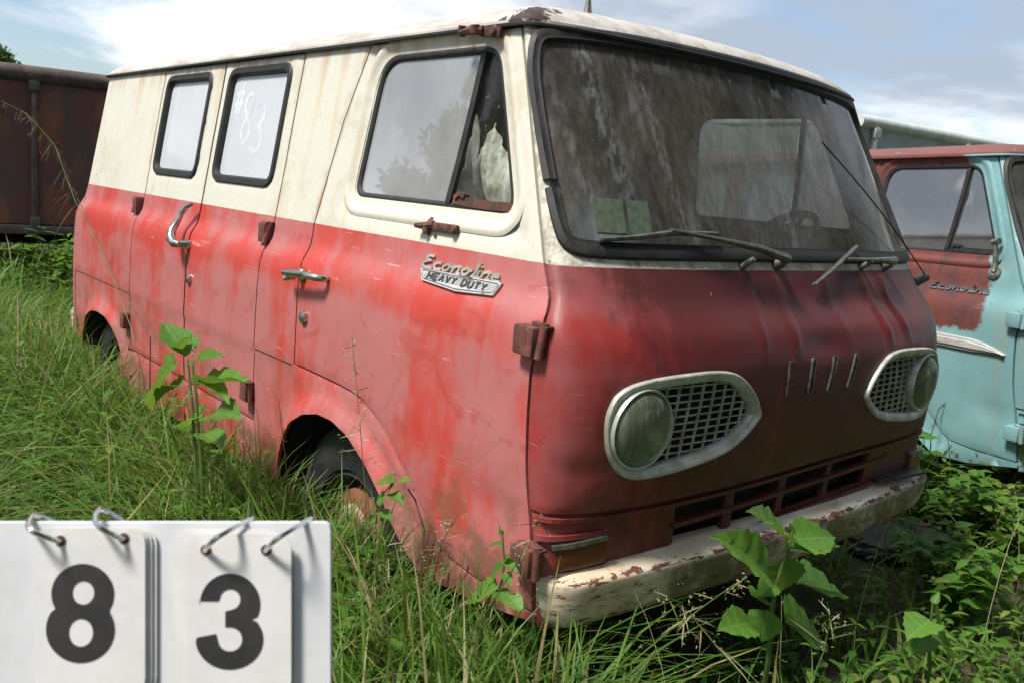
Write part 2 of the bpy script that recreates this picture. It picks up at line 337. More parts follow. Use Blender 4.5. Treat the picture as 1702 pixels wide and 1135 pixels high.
def veined():
    m, nt, out = newmat('broad_veined_leaves'); P = objco(nt); s_ = NN(nt, 'ShaderNodeSeparateXYZ', {0: P})
    ay = mathn(nt, 'ABSOLUTE', s_.outputs[1])
    fr = mathn(nt, 'FRACT', mathn(nt, 'MULTIPLY', mathn(nt, 'SUBTRACT', s_.outputs[0], mathn(nt, 'MULTIPLY', ay, .75)), 9.0))
    vein = mathn(nt, 'MAXIMUM', sstep(nt, mathn(nt, 'ABSOLUTE', mathn(nt, 'SUBTRACT', fr, .5)), .10, .02), sstep(nt, ay, .03, .01))
    rnd = NN(nt, 'ShaderNodeObjectInfo').outputs['Random']
    c = mixc(nt, rnd, (.070, .185, .026), (.125, .27, .036))
    c = mixc(nt, sstep(nt, noise(nt, P, 6, 6, .7), .45, .65, 0, .4), c, (.055, .12, .020))
    c = mixc(nt, mathn(nt, 'MULTIPLY', vein, .45), c, (.20, .34, .09))
    c = mixc(nt, sstep(nt, noise(nt, P, 9, 5, .6), .70, .74, 0, .8), c, (.13, .10, .03))
    b = NN(nt, 'ShaderNodeBsdfPrincipled', {'Base Color': c, 'Roughness': .5, 'Specular IOR Level': .3, 'Normal': bump(nt, vein, -.35, .03)})
    t = NN(nt, 'ShaderNodeBsdfTranslucent', {'Color': mixc(nt, .5, c, (.28, .42, .04))})
    nt.links.new(NN(nt, 'ShaderNodeMixShader', {0: .35, 1: b.outputs[0], 2: t.outputs[0]}).outputs[0], out.inputs[0]); return m
M['bigleaf'] = veined()
M['stem'] = leafmat('green_stems', (.07, .14, .03), (.10, .17, .04), None, .1)
M['dry'] = leafmat('dry_brown_stems', (.085, .045, .03), (.13, .075, .05), None, .1)
M['redfern'] = leafmat('dead_red_fern', (.17, .042, .030), (.12, .035, .028), None, .2)
M['crown'] = leafmat('tree_leaves', (.032, .070, .014), (.055, .105, .022), None, .25)
M['bark'] = simple('bark', (.10, .075, .055), .9, scale=10)
M['mat'] = simple('dark_woven_mat', (.070, .060, .062), .85, scale=60, col2=(.11, .095, .095), bmp=.6)
def soil():
    m, nt, out = newmat('soil_and_thatch'); P = objco(nt)
    n = noise(nt, P, 4, 7, .65); f = noise(nt, P, 40, 5, .7)
    c = mixc(nt, sstep(nt, n, .4, .6), (.050, .060, .020), (.055, .040, .024))
    c = mixc(nt, sstep(nt, f, .55, .7, 0, .6), c, (.14, .11, .06))
    principled(nt, out, Base_Color=c, Roughness=.95, Normal=bump(nt, f, .6, .03)); return m
M['soil'] = soil()

# ------------------------------------------------------------------ mesh helpers
def link(o, parent=None):
    COL.objects.link(o)
    if parent is not None: o.parent = parent
    return o
def obj(name, verts, faces, mat, parent=None, smooth=False, angle=None):
    me = bpy.data.meshes.new(name)
    me.from_pydata([tuple(map(float, v)) for v in verts], [], [tuple(int(i) for i in f) for f in faces])
    me.materials.append(M[mat] if isinstance(mat, str) else mat)
    if smooth:
        me.polygons.foreach_set('use_smooth', [True] * len(me.polygons))
        if angle: me.set_sharp_from_angle(angle=rad(angle))
    me.update()
    return link(bpy.data.objects.new(name, me), parent)
def empty(name, loc=(0, 0, 0), parent=None):
    o = bpy.data.objects.new(name, None); o.location = loc; o.empty_display_size = .1
    return link(o, parent)
def tag(o, label, cat, group=None, kind=None):
    if label: o['label'] = label
    if cat: o['category'] = cat
    if group: o['group'] = group
    if kind: o['kind'] = kind
    return o
class MB:
    def __init__(s): s.v = []; s.f = []
    def add(s, v, f):
        b = len(s.v); s.v += [tuple(p) for p in v]; s.f += [tuple(i + b for i in q) for q in f]
    def box(s, c, d, rot=None, bev=0.0):
        bm = bmesh.new(); bmesh.ops.create_cube(bm, size=1)
        bmesh.ops.scale(bm, vec=d, verts=bm.verts)
        if bev: bmesh.ops.bevel(bm, geom=bm.edges[:], offset=bev, segments=2, affect='EDGES', profile=.6)
        if rot is not None: bmesh.ops.transform(bm, matrix=rot.to_4x4() if hasattr(rot, 'to_4x4') else rot, verts=bm.verts)
        bm.verts.index_update()
        s.add([tuple(v.co + Vector(c)) for v in bm.verts], [[v.index for v in f.verts] for f in bm.faces]); bm.free()
    def tube(s, pts, r, sides=8, closed=False, caps=True):
        P = [Vector(p) for p in pts]; n = len(P)
        rr = r if hasattr(r, '__len__') else [r] * n
        ref = Vector((0, 0, 1)); rings = []
        for i in range(n):
            a = P[(i - 1) % n] if (closed or i) else P[i]; b = P[(i + 1) % n] if (closed or i < n - 1) else P[i]
            t = (b - a)
            t = t.normalized() if t.length > 1e-9 else Vector((0, 0, 1))
            if i == 0:
                ref = Vector((0, 0, 1)) if abs(t.z) < .9 else Vector((1, 0, 0))
            u = (ref - t * ref.dot(t)).normalized(); w = t.cross(u); ref = u
            rings.append([P[i] + (u * math.cos(k * 2 * math.pi / sides) + w * math.sin(k * 2 * math.pi / sides)) * rr[i] for k in range(sides)])
        v = [p for q in rings for p in q]; f = []
        for i in range(n if closed else n - 1):
            j = (i + 1) % n
            for k in range(sides):
                l = (k + 1) % sides
                f.append((i * sides + k, i * sides + l, j * sides + l, j * sides + k))
        if caps and not closed: f += [tuple(range(sides))[::-1], tuple((n - 1) * sides + k for k in range(sides))]
        s.add(v, f)
    def lathe(s, prof, sides=32, mat=None, closed=False):      # profile (r, h) about local +x... axis = x
        v = []; f = []; n = len(prof)
        for (r, h) in prof:
            for k in range(sides):
                a = 2 * math.pi * k / sides; v.append(Vector((h, r * math.cos(a), r * math.sin(a))))
        for i in range(n if closed else n - 1):
            j = (i + 1) % n
            for k in range(sides):
                l = (k + 1) % sides; f.append((i * sides + k, i * sides + l, j * sides + l, j * sides + k))
        if mat is not None: v = [mat @ p for p in v]
        s.add(v, f)
    def build(s, name, mat, parent=None, smooth=True, angle=40): return obj(name, s.v, s.f, mat, parent, smooth, angle)

def inpoly(pts, poly):
    x, y = pts[:, 0][:, None], pts[:, 1][:, None]
    p = np.asarray(poly); a = p; b = np.roll(p, -1, 0)
    c = (a[:, 1] > y) != (b[:, 1] > y)
    with np.errstate(divide='ignore', invalid='ignore'):
        xi = (b[:, 0] - a[:, 0]) * (y - a[:, 1]) / (b[:, 1] - a[:, 1] + 1e-30) + a[:, 0]
    return (np.sum(c & (x < xi), 1) % 2) == 1
def dens(poly, step):
    out = []; n = len(poly)
    for i in range(n):
        a = np.array(poly[i], float); b = np.array(poly[(i + 1) % n], float)
        k = max(1, int(math.ceil(np.linalg.norm(b - a) / step)))
        for j in range(k): out.append(a + (b - a) * j / k)
    return np.array(out)
def offpoly(poly, d):        # positive = inwards
    p = np.asarray(poly, float); n = len(p)
    area = .5 * np.sum(p[:, 0] * np.roll(p[:, 1], -1) - np.roll(p[:, 0], -1) * p[:, 1])
    s = 1 if area > 0 else -1; out = []
    for i in range(n):
        e1 = p[i] - p[i - 1]; e2 = p[(i + 1) % n] - p[i]
        e1 /= np.linalg.norm(e1) + 1e-12; e2 /= np.linalg.norm(e2) + 1e-12
        n1 = np.array([-e1[1], e1[0]]) * s; n2 = np.array([-e2[1], e2[0]]) * s
        m = n1 + n2; q = max(.35, 1 + n1 @ n2)
        out.append(p[i] + m / q * d)
    return np.array(out)
def rounded(poly, r, seg=5):
    p = [np.array(q, float) for q in poly]; n = len(p); out = []
    for i in range(n):
        a, b, c = p[i - 1], p[i], p[(i + 1) % n]
        ri = r[i] if hasattr(r, '__len__') else r
        u = a - b; v = c - b; lu, lv = np.linalg.norm(u), np.linalg.norm(v); u /= lu; v /= lv
        k = min(ri, lu * .49, lv * .49)
        p0 = b + u * k; p1 = b + v * k
        for j in range(seg + 1):
            t = j / seg; out.append((1 - t) ** 2 * p0 + 2 * t * (1 - t) * b + t * t * p1)
    return np.array(out)
def fdnormal(fmap, u, v, sign):
    e = 2e-3
    a = fmap(u + e, v) - fmap(u - e, v); b = fmap(u, v + e) - fmap(u, v - e)
    n = np.cross(a, b); n /= np.linalg.norm(n, axis=1)[:, None] + 1e-12
    return n * sign
def patch(name, outer, holes, fmap, sign, mat, parent, res=(.03, .02), thick=.012, offset=0.0):
    step = min(res) * 1.2
    loops = [dens(outer, step)] + [dens(h, step) for h in holes]
    B = np.concatenate(loops)
    lo, hi = B.min(0), B.max(0)
    gu, gv = np.meshgrid(np.arange(lo[0] + res[0] * .5, hi[0], res[0]), np.arange(lo[1] + res[1] * .5, hi[1], res[1]))
    G = np.stack([gu.ravel(), gv.ravel()], 1)
    G = G[inpoly(G, loops[0])]
    for h in loops[1:]: G = G[~inpoly(G, h)]
    keep = np.ones(len(G), bool)
    for k in range(0, len(G), 2000):
        d = np.min(np.sum((G[k:k + 2000, None] - B[None]) ** 2, 2), 1); keep[k:k + 2000] = d > (min(res) * .45) ** 2
    G = G[keep]
    edges = []; o = 0
    for l in loops:
        n = len(l); edges += [(o + i, o + (i + 1) % n) for i in range(n)]; o += n
    V2 = [Vector(map(float, p)) for p in B] + [Vector(map(float, p)) for p in G]
    vv, _, ff, _, _, _ = delaunay_2d_cdt(V2, edges, [], 0, 1e-6)
    P = np.array([tuple(v) for v in vv]); T = np.array([f for f in ff if len(f) == 3])
    cen = P[T].mean(1); ok = inpoly(cen, loops[0])
    for h in loops[1:]: ok &= ~inpoly(cen, h)
    T = T[ok]
    a2 = np.cross(P[T[:, 1]] - P[T[:, 0]], P[T[:, 2]] - P[T[:, 0]])
    T = T[np.abs(a2) > 1e-9]; a2 = np.cross(P[T[:, 1]] - P[T[:, 0]], P[T[:, 2]] - P[T[:, 0]])
    T[a2 < 0] = T[a2 < 0][:, ::-1]
    if sign < 0: T = T[:, ::-1]
    X = fmap(P[:, 0], P[:, 1]); Nn = fdnormal(fmap, P[:, 0], P[:, 1], sign)
    X = X + Nn * offset
    if thick > .011: X[:len(B)] -= Nn[:len(B)] * .003      # rolled panel edges
    if thick <= 0:
        return obj(name, X, T, mat, parent, True)
    Xb = X - Nn * thick; n = len(X)
    e = np.concatenate([T[:, [0, 1]], T[:, [1, 2]], T[:, [2, 0]]])
    key = {}
    for a, b in e: key[(a, b)] = 1
    be = [(a, b) for a, b in key if (b, a) not in key]
    verts = list(X) + list(Xb); faces = [tuple(t) for t in T] + [tuple(t + n)[::-1] for t in T]
    for a, b in be:
        k = len(verts); verts += [X[a], X[b], Xb[b], Xb[a]]; faces.append((k + 1, k, k + 3, k + 2))
    return obj(name, verts, faces, mat, parent, True)
def stroke(mb, pl, w, h, fmap, sign, closed=False, base=0.0, w2=None):
    p = np.asarray(pl, float); n = len(p); ww = np.full(n, w) if w2 is None else np.linspace(w, w2, n)
    t = np.zeros_like(p)
    for i in range(n):
        a = p[(i - 1) % n] if (closed or i) else p[i]; b = p[(i + 1) % n] if (closed or i < n - 1) else p[i]
        d = b - a; t[i] = d / (np.linalg.norm(d) + 1e-12)
    nn = np.stack([-t[:, 1], t[:, 0]], 1)
    L = p + nn * ww[:, None] / 2; Rr = p - nn * ww[:, None] / 2
    NL = fdnormal(fmap, L[:, 0], L[:, 1], sign); NR = fdnormal(fmap, Rr[:, 0], Rr[:, 1], sign)
    XL = fmap(L[:, 0], L[:, 1]); XR = fmap(Rr[:, 0], Rr[:, 1])
    v = []
    for i in range(n):
        v += [XL[i] + NL[i] * base, XL[i] + NL[i] * (base + h), XR[i] + NR[i] * (base + h), XR[i] + NR[i] * base]
    f = []
    for i in range(n if closed else n - 1):
        j = (i + 1) % n
        for k in range(4): f.append((4 * i + k, 4 * i + (k + 1) % 4, 4 * j + (k + 1) % 4, 4 * j + k))
    if not closed: f += [(3, 2, 1, 0), (4 * n - 4, 4 * n - 3, 4 * n - 2, 4 * n - 1)]
    mb.add(v, f)
def ringband(name, outline, prof, fmap, sign, mat, parent, skip=None):
    """closed band following a 2D outline; prof = [(inward offset, height)]"""
    p = np.asarray(outline); n = len(p); m = len(prof); v = []
    for (d, h) in prof:
        q = offpoly(p, d) if d else p
        v += list(fmap(q[:, 0], q[:, 1]) + fdnormal(fmap, q[:, 0], q[:, 1], sign) * h)
    f = []
    for k in range(m - 1):
        for i in range(n):
            if skip and skip[0] <= i < skip[1]: continue
            j = (i + 1) % n; f.append((k * n + i, k * n + j, (k + 1) * n + j, (k + 1) * n + i))
    area = np.sum(p[:, 0] * np.roll(p[:, 1], -1) - np.roll(p[:, 0], -1) * p[:, 1])
    if area * sign < 0: f = [q[::-1] for q in f]
    return obj(name, v, f, mat, parent, True, 50)
def resample(poly, n, closed=True):
    p = np.asarray(poly, float); q = np.concatenate([p, p[:1]]) if closed else p
    s = np.concatenate([[0], np.cumsum(np.linalg.norm(np.diff(q, axis=0), axis=1))])
    t = np.linspace(0, s[-1], n, endpoint=not closed)
    return np.stack([np.interp(t, s, q[:, 0]), np.interp(t, s, q[:, 1])], 1)
def smoothpoly(poly, n, it=3):
    p = np.asarray(poly, float)
    for _ in range(it):
        a = p * .75 + np.roll(p, -1, 0) * .25; b = p * .25 + np.roll(p, -1, 0) * .75
        p = np.empty((2 * len(a), 2)); p[0::2] = a; p[1::2] = b
    return resample(p, n)

# ------------------------------------------------------------------ van body surfaces (x forward from the front axle, y to the van's left, z up)
def sm(zs, vs_, width=.02):
    g = np.arange(.2, 2.1, .005); v = np.interp(g, zs, vs_)
    k = np.exp(-.5 * (np.arange(-20, 21) * .005 / width) ** 2); k /= k.sum()
    v = np.convolve(np.pad(v, 20, mode='edge'), k, 'valid')
    return lambda z: np.interp(z, g, v)
BW = sm([.35, .5, .65, .8, 1.0, 1.08, 1.125, 1.165, 1.24, 1.80], [.872, .888, .893, .893, .887, .881, .870, .842, .829, .738], .011)
XS = sm([.35, .55, .65, .8, .9, 1.02, 1.09, 1.14, 1.24, 1.42, 1.60, 1.80], [.865, .852, .832, .802, .790, .783, .80, .794, .734, .651, .57, .478], .012)
XC = sm([.35, .685, .70, .80, .93, 1.02, 1.085, 1.155, 1.24, 1.80], [.915, .93, .942, .956, .961, .956, .932, .876, .846, .605], .015)
NE = sm([.4, .7, .8, 1.0, 1.2, 1.8], [2.6, 3.0, 3.5, 3.6, 2.5, 1.8], .05)
XR = sm([.3, .8, 1.1, 1.24, 1.8], [-2.79, -2.80, -2.79, -2.75, -2.70], .03)
XRC = sm([.3, .8, 1.1, 1.24, 1.8], [-2.93, -2.95, -2.94, -2.90, -2.83], .03)
ZG = np.arange(.28, 1.92, .01); TN = 241
def table(xs, xc, ne):
    tg = np.linspace(-1, 1, TN); X = np.zeros((len(ZG), TN)); Y = X.copy()
    for i, z in enumerate(ZG):
        n = ne(z); th = np.linspace(0, np.pi / 2, 1501)
        x = xs(z) + (xc(z) - xs(z)) * np.cos(th) ** (2 / n); y = BW(z) * np.sin(th) ** (2 / n)
        s = np.concatenate([[0], np.cumsum(np.hypot(np.diff(x), np.diff(y)))]); s /= s[-1]
        X[i] = np.interp(abs(tg), s, x); Y[i] = np.interp(abs(tg), s, y) * np.sign(tg)
    return X, Y
FT = table(XS, XC, NE); RT = table(XR, XRC, lambda z: 3.2)
def bil(A, t, z):
    a = np.clip((np.asarray(t) + 1) * .5 * (TN - 1), 0, TN - 1.001); b = np.clip((np.asarray(z) - ZG[0]) / .01, 0, len(ZG) - 1.001)
    i = a.astype(int); j = b.astype(int); a = a - i; b = b - j
    return (A[j, i] * (1 - a) + A[j, i + 1] * a) * (1 - b) + (A[j + 1, i] * (1 - a) + A[j + 1, i + 1] * a) * b
RIBS = [(-.268, 1.0), (-.118, 1.0), (.165, .55), (.415, 1.0), (.55, 1.0)]
def ss(a, b, x):
    t = np.clip((x - a) / (b - a), 0, 1); return t * t * (3 - 2 * t)
def front0(t, z):
    return np.stack([bil(FT[0], t, z), bil(FT[1], t, z), np.asarray(z, float) + 0 * t], -1)
def front(t, z):
    p = front0(t, z)
    r = 0
    for c, a in RIBS:
        d = (t - c + .06 * (z - 1.15)) / .010
        r = r + a * .0095 * np.exp(-d * d)
    p[:, 0] += r * ss(1.00, 1.08, z) * (1 - ss(1.215, 1.238, z))
    # shallow dents
    p[:, 0] += -.010 * np.exp(-(((t - .05) / .10) ** 2 + ((z - 1.045) / .03) ** 2)) - .006 * np.exp(-(((t + .86) / .07) ** 2 + ((z - .80) / .03) ** 2))
    return p
def rear(t, z):
    return np.stack([bil(RT[0], t, z), bil(RT[1], t, z), np.asarray(z, float) + 0 * t], -1)
ARCH_F = [(.46, .39), (.358, .454), (.27, .543), (.174, .617), (.072, .673), (-.02, .694), (-.104, .692), (-.197, .668), (-.275, .625), (-.325, .575), (-.368, .486), (-.394, .385)]
ARCH_R = [(-1.835, .30), (-1.862, .36), (-1.90, .43), (-1.945, .50), (-2.02, .565), (-2.10, .61), (-2.20, .642), (-2.32, .648), (-2.43, .635), (-2.52, .595), (-2.585, .50), (-2.61, .42)]
AF = resample(ARCH_F, 60, False); AR = resample(ARCH_R, 60, False)
def distpl(x, z, pl):
    out = np.empty(len(x))
    for k in range(0, len(x), 4000):
        out[k:k + 4000] = np.sqrt(np.min((x[k:k + 4000, None] - pl[None, :, 0]) ** 2 + (z[k:k + 4000, None] - pl[None, :, 1]) ** 2, 1))
    return out
DW = [(-.155, 1.335), (.588, 1.335), (.402, 1.742), (-.135, 1.742)]     # front door glass outline
def sidef(sg):
    def f(x, z):
        x = np.asarray(x, float); z = np.asarray(z, float)
        w = BW(z)
        lo = z < .95
        fl = np.zeros_like(x)
        if lo.any():
            d = np.minimum(distpl(x[lo], z[lo], AF), distpl(x[lo], z[lo], AR))
            fl[lo] = .030 * np.exp(-(d / .038) ** 2)
        w = w + fl
        w = w + .0007 * np.sin(x * 5.1 + 1.3 * np.sin(z * 4.2)) * np.cos(z * 6.3 + 1.1 * np.sin(x * 2.3)) + .0003 * np.sin(x * 13 + z * 7) * np.sin(z * 15 - x * 4)
        # pressed recess round the front door glass
        zt = np.clip((z - 1.335) / .407, -1, 2)
        dx = np.maximum(-.205 + .0 * zt - x, x - (.625 - .19 * zt)); dz = np.maximum(1.275 - z, z - 1.775)
        q = np.maximum(dx, dz)
        w = w - .010 * ss(.004, -.016, q) * (z > 1.2)
        # step at the lower crease, drip channel at the top, soft dent in the door
        w = w - .004 * ss(.795, .785, z) * (x < -.3)
        w = w + .006 * np.exp(-(((x - .30) / .06) ** 2 + ((z - .85) / .25) ** 2)) - .008 * np.exp(-(((x - .70) / .13) ** 2 + ((z - .66) / .05) ** 2))
        return np.stack([x, sg * w, z], -1)
    return f
def flat_side(sg):
    def f(x, z): return np.stack([np.asarray(x, float), sg * BW(z), np.asarray(z, float)], -1)
    return f
def script_strokes(x0, z0, L, hgt, slant=.35):
    """joined-up lettering laid out as strokes in (x, z)"""
    G = {
     'E': ([[(.9, 1.0), (.35, 1.0), (.1, .78), (.55, .62), (.75, .6)], [(.55, .62), (.05, .40), (.0, .12), (.3, .0), (1.1, .0)]], 1.15),
     'c': ([[(.8, .5), (.4, .55), (.08, .3), (.3, 0), (1.0, 0)]], .95),
     'o': ([[(.5, .55), (.1, .3), (.3, 0), (.62, .02), (.85, .3), (.62, .55), (.45, .55)], [(.8, .42), (1.15, .42)]], 1.1),
     'n': ([[(.1, .0), (.22, .55)], [(.2, .42), (.55, .56), (.8, .5), (.7, 0), (1.05, 0)]], 1.0),
     'l': ([[(.3, .75), (.55, 1.12), (.4, .3), (.2, 0), (.6, 0)]], .55),
     'i': ([[(.15, .55), (.1, 0), (.5, 0)], [(.22, .78), (.24, .9)]], .45),
     'e': ([[(.15, .28), (.75, .34), (.62, .55), (.3, .5), (.08, .25), (.3, 0), (1.0, .02)]], .95)}
    word = 'Econoline'; tot = sum(G[c][1] for c in word); k = L / tot; out = []; x = 0
    for c in word:
        for s in G[c][0]:
            pl = []
            pts = [(x0 + (x + a) * k + slant * b * hgt, z0 + b * hgt) for a, b in s]
            for i in range(len(pts) - 1):
                for j in range(4): pl.append(tuple(np.array(pts[i]) + (np.array(pts[i + 1]) - np.array(pts[i])) * j / 4))
            pl.append(pts[-1]); out.append(pl)
        x += G[c][1]
    return out
BLOCK = {'H': [[(0, 0), (0, 1)], [(1, 0), (1, 1)], [(.1, .5), (.9, .5)]], 'E': [[(1, 1), (0, 1), (0, 0), (1, 0)], [(.12, .5), (.8, .5)]],
         'A': [[(0, 0), (.5, 1), (1, 0)], [(.25, .35), (.75, .35)]], 'V': [[(0, 1), (.5, 0), (1, 1)]], 'Y': [[(0, 1), (.5, .5), (1, 1)], [(.5, .42), (.5, 0)]],
         'D': [[(0, 0), (0, 1), (.6, 1), (1, .7), (1, .3), (.6, 0), (.05, 0)]], 'U': [[(0, 1), (0, .2), (.25, 0), (.75, 0), (1, .2), (1, 1)]], 'T': [[(0, 1), (1, 1)], [(.5, .9), (.5, 0)]],
         'F': [[(0, 0), (0, 1), (1, 1)], [(.1, .56), (.85, .56)]], 'O': [[(0, .1), (0, .9), (.2, 1), (.8, 1), (1, .9), (1, .1), (.8, 0), (.2, 0), (0, .08)]],
         'R': [[(0, 0), (0, 1), (.75, 1), (1, .85), (1, .6), (.75, .48), (.08, .48)], [(.6, .44), (1, 0)]],
         '#': [[(.3, 0), (.42, 1)], [(.65, 0), (.77, 1)], [(0, .33), (1, .36)], [(.05, .66), (1.05, .70)]],
         '8': [[(.5, .52), (.15, .66), (.12, .88), (.5, 1), (.85, .86), (.75, .66), (.3, .45), (.08, .22), (.4, 0), (.85, .1), (.85, .35), (.5, .50)]],
         '3': [[(.1, .86), (.45, 1), (.85, .85), (.75, .6), (.4, .52), (.85, .4), (.9, .12), (.5, 0), (.05, .12)]]}
def dense_pl(pl, k=3):
    out = []
    for i in range(len(pl) - 1):
        for j in range(k): out.append(tuple(np.array(pl[i]) + (np.array(pl[i + 1]) - np.array(pl[i])) * j / k))
    return out + [pl[-1]]

def chaikin(pl, it=3):
    p = [np.array(q, float) for q in pl]
    for _ in range(it if len(p) > 2 else 0):
        q = [p[0]]
        for a, b in zip(p[:-1], p[1:]): q += [a * .75 + b * .25, a * .25 + b * .75]
        p = q + [p[-1]]
    return p
# ------------------------------------------------------------------ van
def make_van(style, loc, rot):
    main = style == 'red'
    van = empty('van', loc); van.rotation_euler = rot
    PB, PF, PR = ('paint', 'paint_front', 'paint_roof') if main else ('tq', 'tq_front', 'tq_roof')
    RES = (.03, .02) if main else (.05, .03)
    ZT = 1.785; g = .0065
    zz = np.linspace
    front_edge = lambda z0, z1, n: [(float(XS(z)) - .004, float(z)) for z in zz(z0, z1, n)]
    door_rear = [(-.321, .795), (-.330, .95), (-.338, 1.09), (-.349, 1.236), (-.318, 1.40), (-.286, 1.558), (-.204, ZT)]
    door_bot = [(-.321, .795), (-.042, .79), (.03, .786), (.095, .775), (.165, .748), (.227, .714), (.322, .645), (.413, .556), (.470, .497), (.515, .474), (.645, .462), (.781, .463)]
    win1 = rounded([(-1.86, 1.335), (-1.372, 1.335), (-1.372, 1.745), (-1.86, 1.745)], .055)
    win2 = rounded([(-1.20, 1.335), (-.69, 1.335), (-.69, 1.748), (-1.20, 1.748)], .055)
    dwin = rounded(DW, [.05, .06, .06, .09], 7)
    for sg in (-1, 1):
        sf = sidef(sg)
        # orientation: cross(dx, dz) = (1,0,0)x(0,0,1) = (0,-1,0) -> outward for sg=-1
        sn = 1 if sg < 0 else -1
        # ---- fixed body side
        up_rear = [(float(XR(z)), float(z)) for z in zz(.43, ZT, 24)]          # bottom to top
        top = [(-1.925, ZT), (-1.925, .535), (-.615, .535), (-.615, ZT)] if sg < 0 else []
        dr = door_rear[::-1]                                                    # top to bottom
        db = door_bot[1:]
        fr = [(float(XS(.463)), .463), (float(XS(.445)), .445)]
        bot = [(.60, .395)] + [tuple(p) for p in AF] + [(-.42, .36), (-.63, .35), (-1.80, .34)] + [tuple(p) for p in AR] + [(-2.66, .43)]
        bodyp = up_rear + top + dr + db + fr + bot
        body = patch('body_side', bodyp, [], sf, sn, PB, van, RES)
        for a_, b_ in ((float(XR(.8)) + .01, -1.935), (-.605, -.335)):
            mb = MB(); stroke(mb, [(a, .792) for a in zz(a_, b_, 24)], .0045, .0010, sf, sn, base=-.0004)
            mb.build('panel_seam', 'rust' if main else PB, body, False)
        # ---- inner lining behind the door gaps
        lin = [(float(XR(z)) + .03, float(z)) for z in zz(.46, 1.80, 10)] + [(float(XS(z)) - .03, float(z)) for z in zz(1.80, .46, 14)] + [(.62, .44)] + [(p[0], p[1] + .012) for p in AF[::4]] + [(-.45, .40), (-1.78, .40)] + [(p[0], p[1] + .012) for p in AR[::4]] + [(-2.68, .46)]
        hl = [offpoly(dwin, -.012)] + ([offpoly(win1, -.012), offpoly(win2, -.012)] if sg < 0 else [])
        patch('inner_lining', lin, hl, flat_side(sg), sn, 'liner', van, (.08, .08), .006, -.045)
        # ---- front door
        dpoly = door_rear[:-1] + [(-.204, ZT)] + [(float(XS(z)) - .003, float(z)) for z in zz(ZT, .463, 44)] + door_bot[::-1][:-1]
        dpoly = offpoly(dens(dpoly, .03), g)
        door = patch('front_door', dpoly, [dwin], sf, sn, PB, van, RES, .014)
        ringband('window_gasket', resample(dwin, 120), [(-.002, -.004), (.002, -.002), (.010, -.003), (.015, -.010), (.016, -.022)], sf, sn, 'rubber', door)
        ringband('window_surround', resample(offpoly(resample(dwin, 140), -.046), 140), [(-.010, -.002), (-.004, .0008), (.002, .002), (.010, .0012), (.018, -.0035), (.026, -.0075), (.034, -.0092), (.042, -.0098)], flat_side(sg), sn, PB, door)
        # divider between the drop glass and the quarter light
        mb = MB(); stroke(mb, [(.342, 1.728), (.336, 1.60), (.325, 1.46), (.312, 1.345)], .020, .012, sf, sn, base=-.012)
        mb.build('divider_bar', 'rubber', door, False)
        gi = resample(offpoly(dwin, .012), 160)
        xl = lambda z: .312 + (z - 1.345) / .383 * .030
        # keep cyclic order
        def cyc(flag):
            fl = [flag(p) for p in gi]; n = len(gi)
            s = next(i for i in range(n) if fl[i] and not fl[i - 1]); out = []
            for k in range(n):
                if fl[(s + k) % n]: out.append(tuple(gi[(s + k) % n]))
            return out
        pl = cyc(lambda p: p[0] < xl(p[1]) - .004); pr_ = cyc(lambda p: p[0] > xl(p[1]) + .004)
        patch('window_pane', pl, [], flat_side(sg), sn, ('glass_door' if sg < 0 else 'glass_far') if main else 'glass_tq', door, (.06, .06), 0, -.022)
        patch('quarter_light_pane', pr_, [], flat_side(sg), sn, ('glass_clear' if sg < 0 else 'glass_far') if main else 'glass_tq', door, (.06, .06), 0, -.022)
        if sg < 0:
            mb = MB(); stroke(mb, dense_pl([(.335, 1.356), (.40, 1.352), (.50, 1.350), (.57, 1.352)]), .022, .010, sf, sn, base=-.010)
            stroke(mb, dense_pl([(.345, 1.36), (.36, 1.372), (.385, 1.366)]), .012, .016, sf, sn, base=-.010)
            mb.build('quarter_light_latch', 'rust' if main else 'rubber', door, False)
        S3 = lambda x, z, o=0.0: (sf(np.array([x]), np.array([z]))[0] + np.array([0, sg * o, 0]))
        if sg < 0:
            # ---- door furniture
            mb = MB()
            mb.tube([S3(-.145, 1.088, .0), S3(-.143, 1.09, .022), S3(-.160, 1.091, .040), S3(-.22, 1.092, .046), S3(-.29, 1.088, .047), S3(-.345, 1.083, .044), S3(-.352, 1.082, .036)], [.010, .010, .011, .011, .012, .010, .005], 10)
            mb.tube([S3(-.30, 1.082, .0), S3(-.30, 1.082, .012), S3(-.30, 1.082, .020), S3(-.305, 1.082, .046)], [.022, .022, .012, .010], 12)
            mb.tube([S3(-.305, 1.073, .030), S3(-.338, 1.066, .034), S3(-.345, 1.066, .034)], [.009, .008, .011], 8)
            mb.build('door_handle', 'chrome', door)
            mb = MB(); mb.tube([S3(-.266, .955, 0), S3(-.266, .955, .010), S3(-.266, .956, .014), S3(-.266, .956, .016)], [.020, .019, .012, .002], 14)
            mb.build('door_lock', 'chrome', door)
            if main:
                # nameplate: raised script over a ribbed five-cornered plate
                mb = MB()
                for s_ in script_strokes(.283, 1.177, .315, .031): stroke(mb, s_, .0062, .007, sf, sn, base=-.001)
                o = mb.build('script_nameplate', 'bezel', door, False); o['label'] = 'raised script lettering reading Econoline'
                pp = [(.285, 1.171), (.612, 1.176), (.600, 1.143), (.462, 1.134), (.312, 1.142)]
                plate = patch('heavy_duty_plate', pp, [], sf, sn, 'trim', door, (.03, .01), .006, .008)
                plate['label'] = 'ribbed bright plate with the words HEAVY DUTY'
                # everything below stays at this level
                mb = MB()
                ins = offpoly(pp, .004); stroke(mb, [tuple(p) for p in resample(ins, 60)], .0018, .0022, sf, sn, True, .0075)
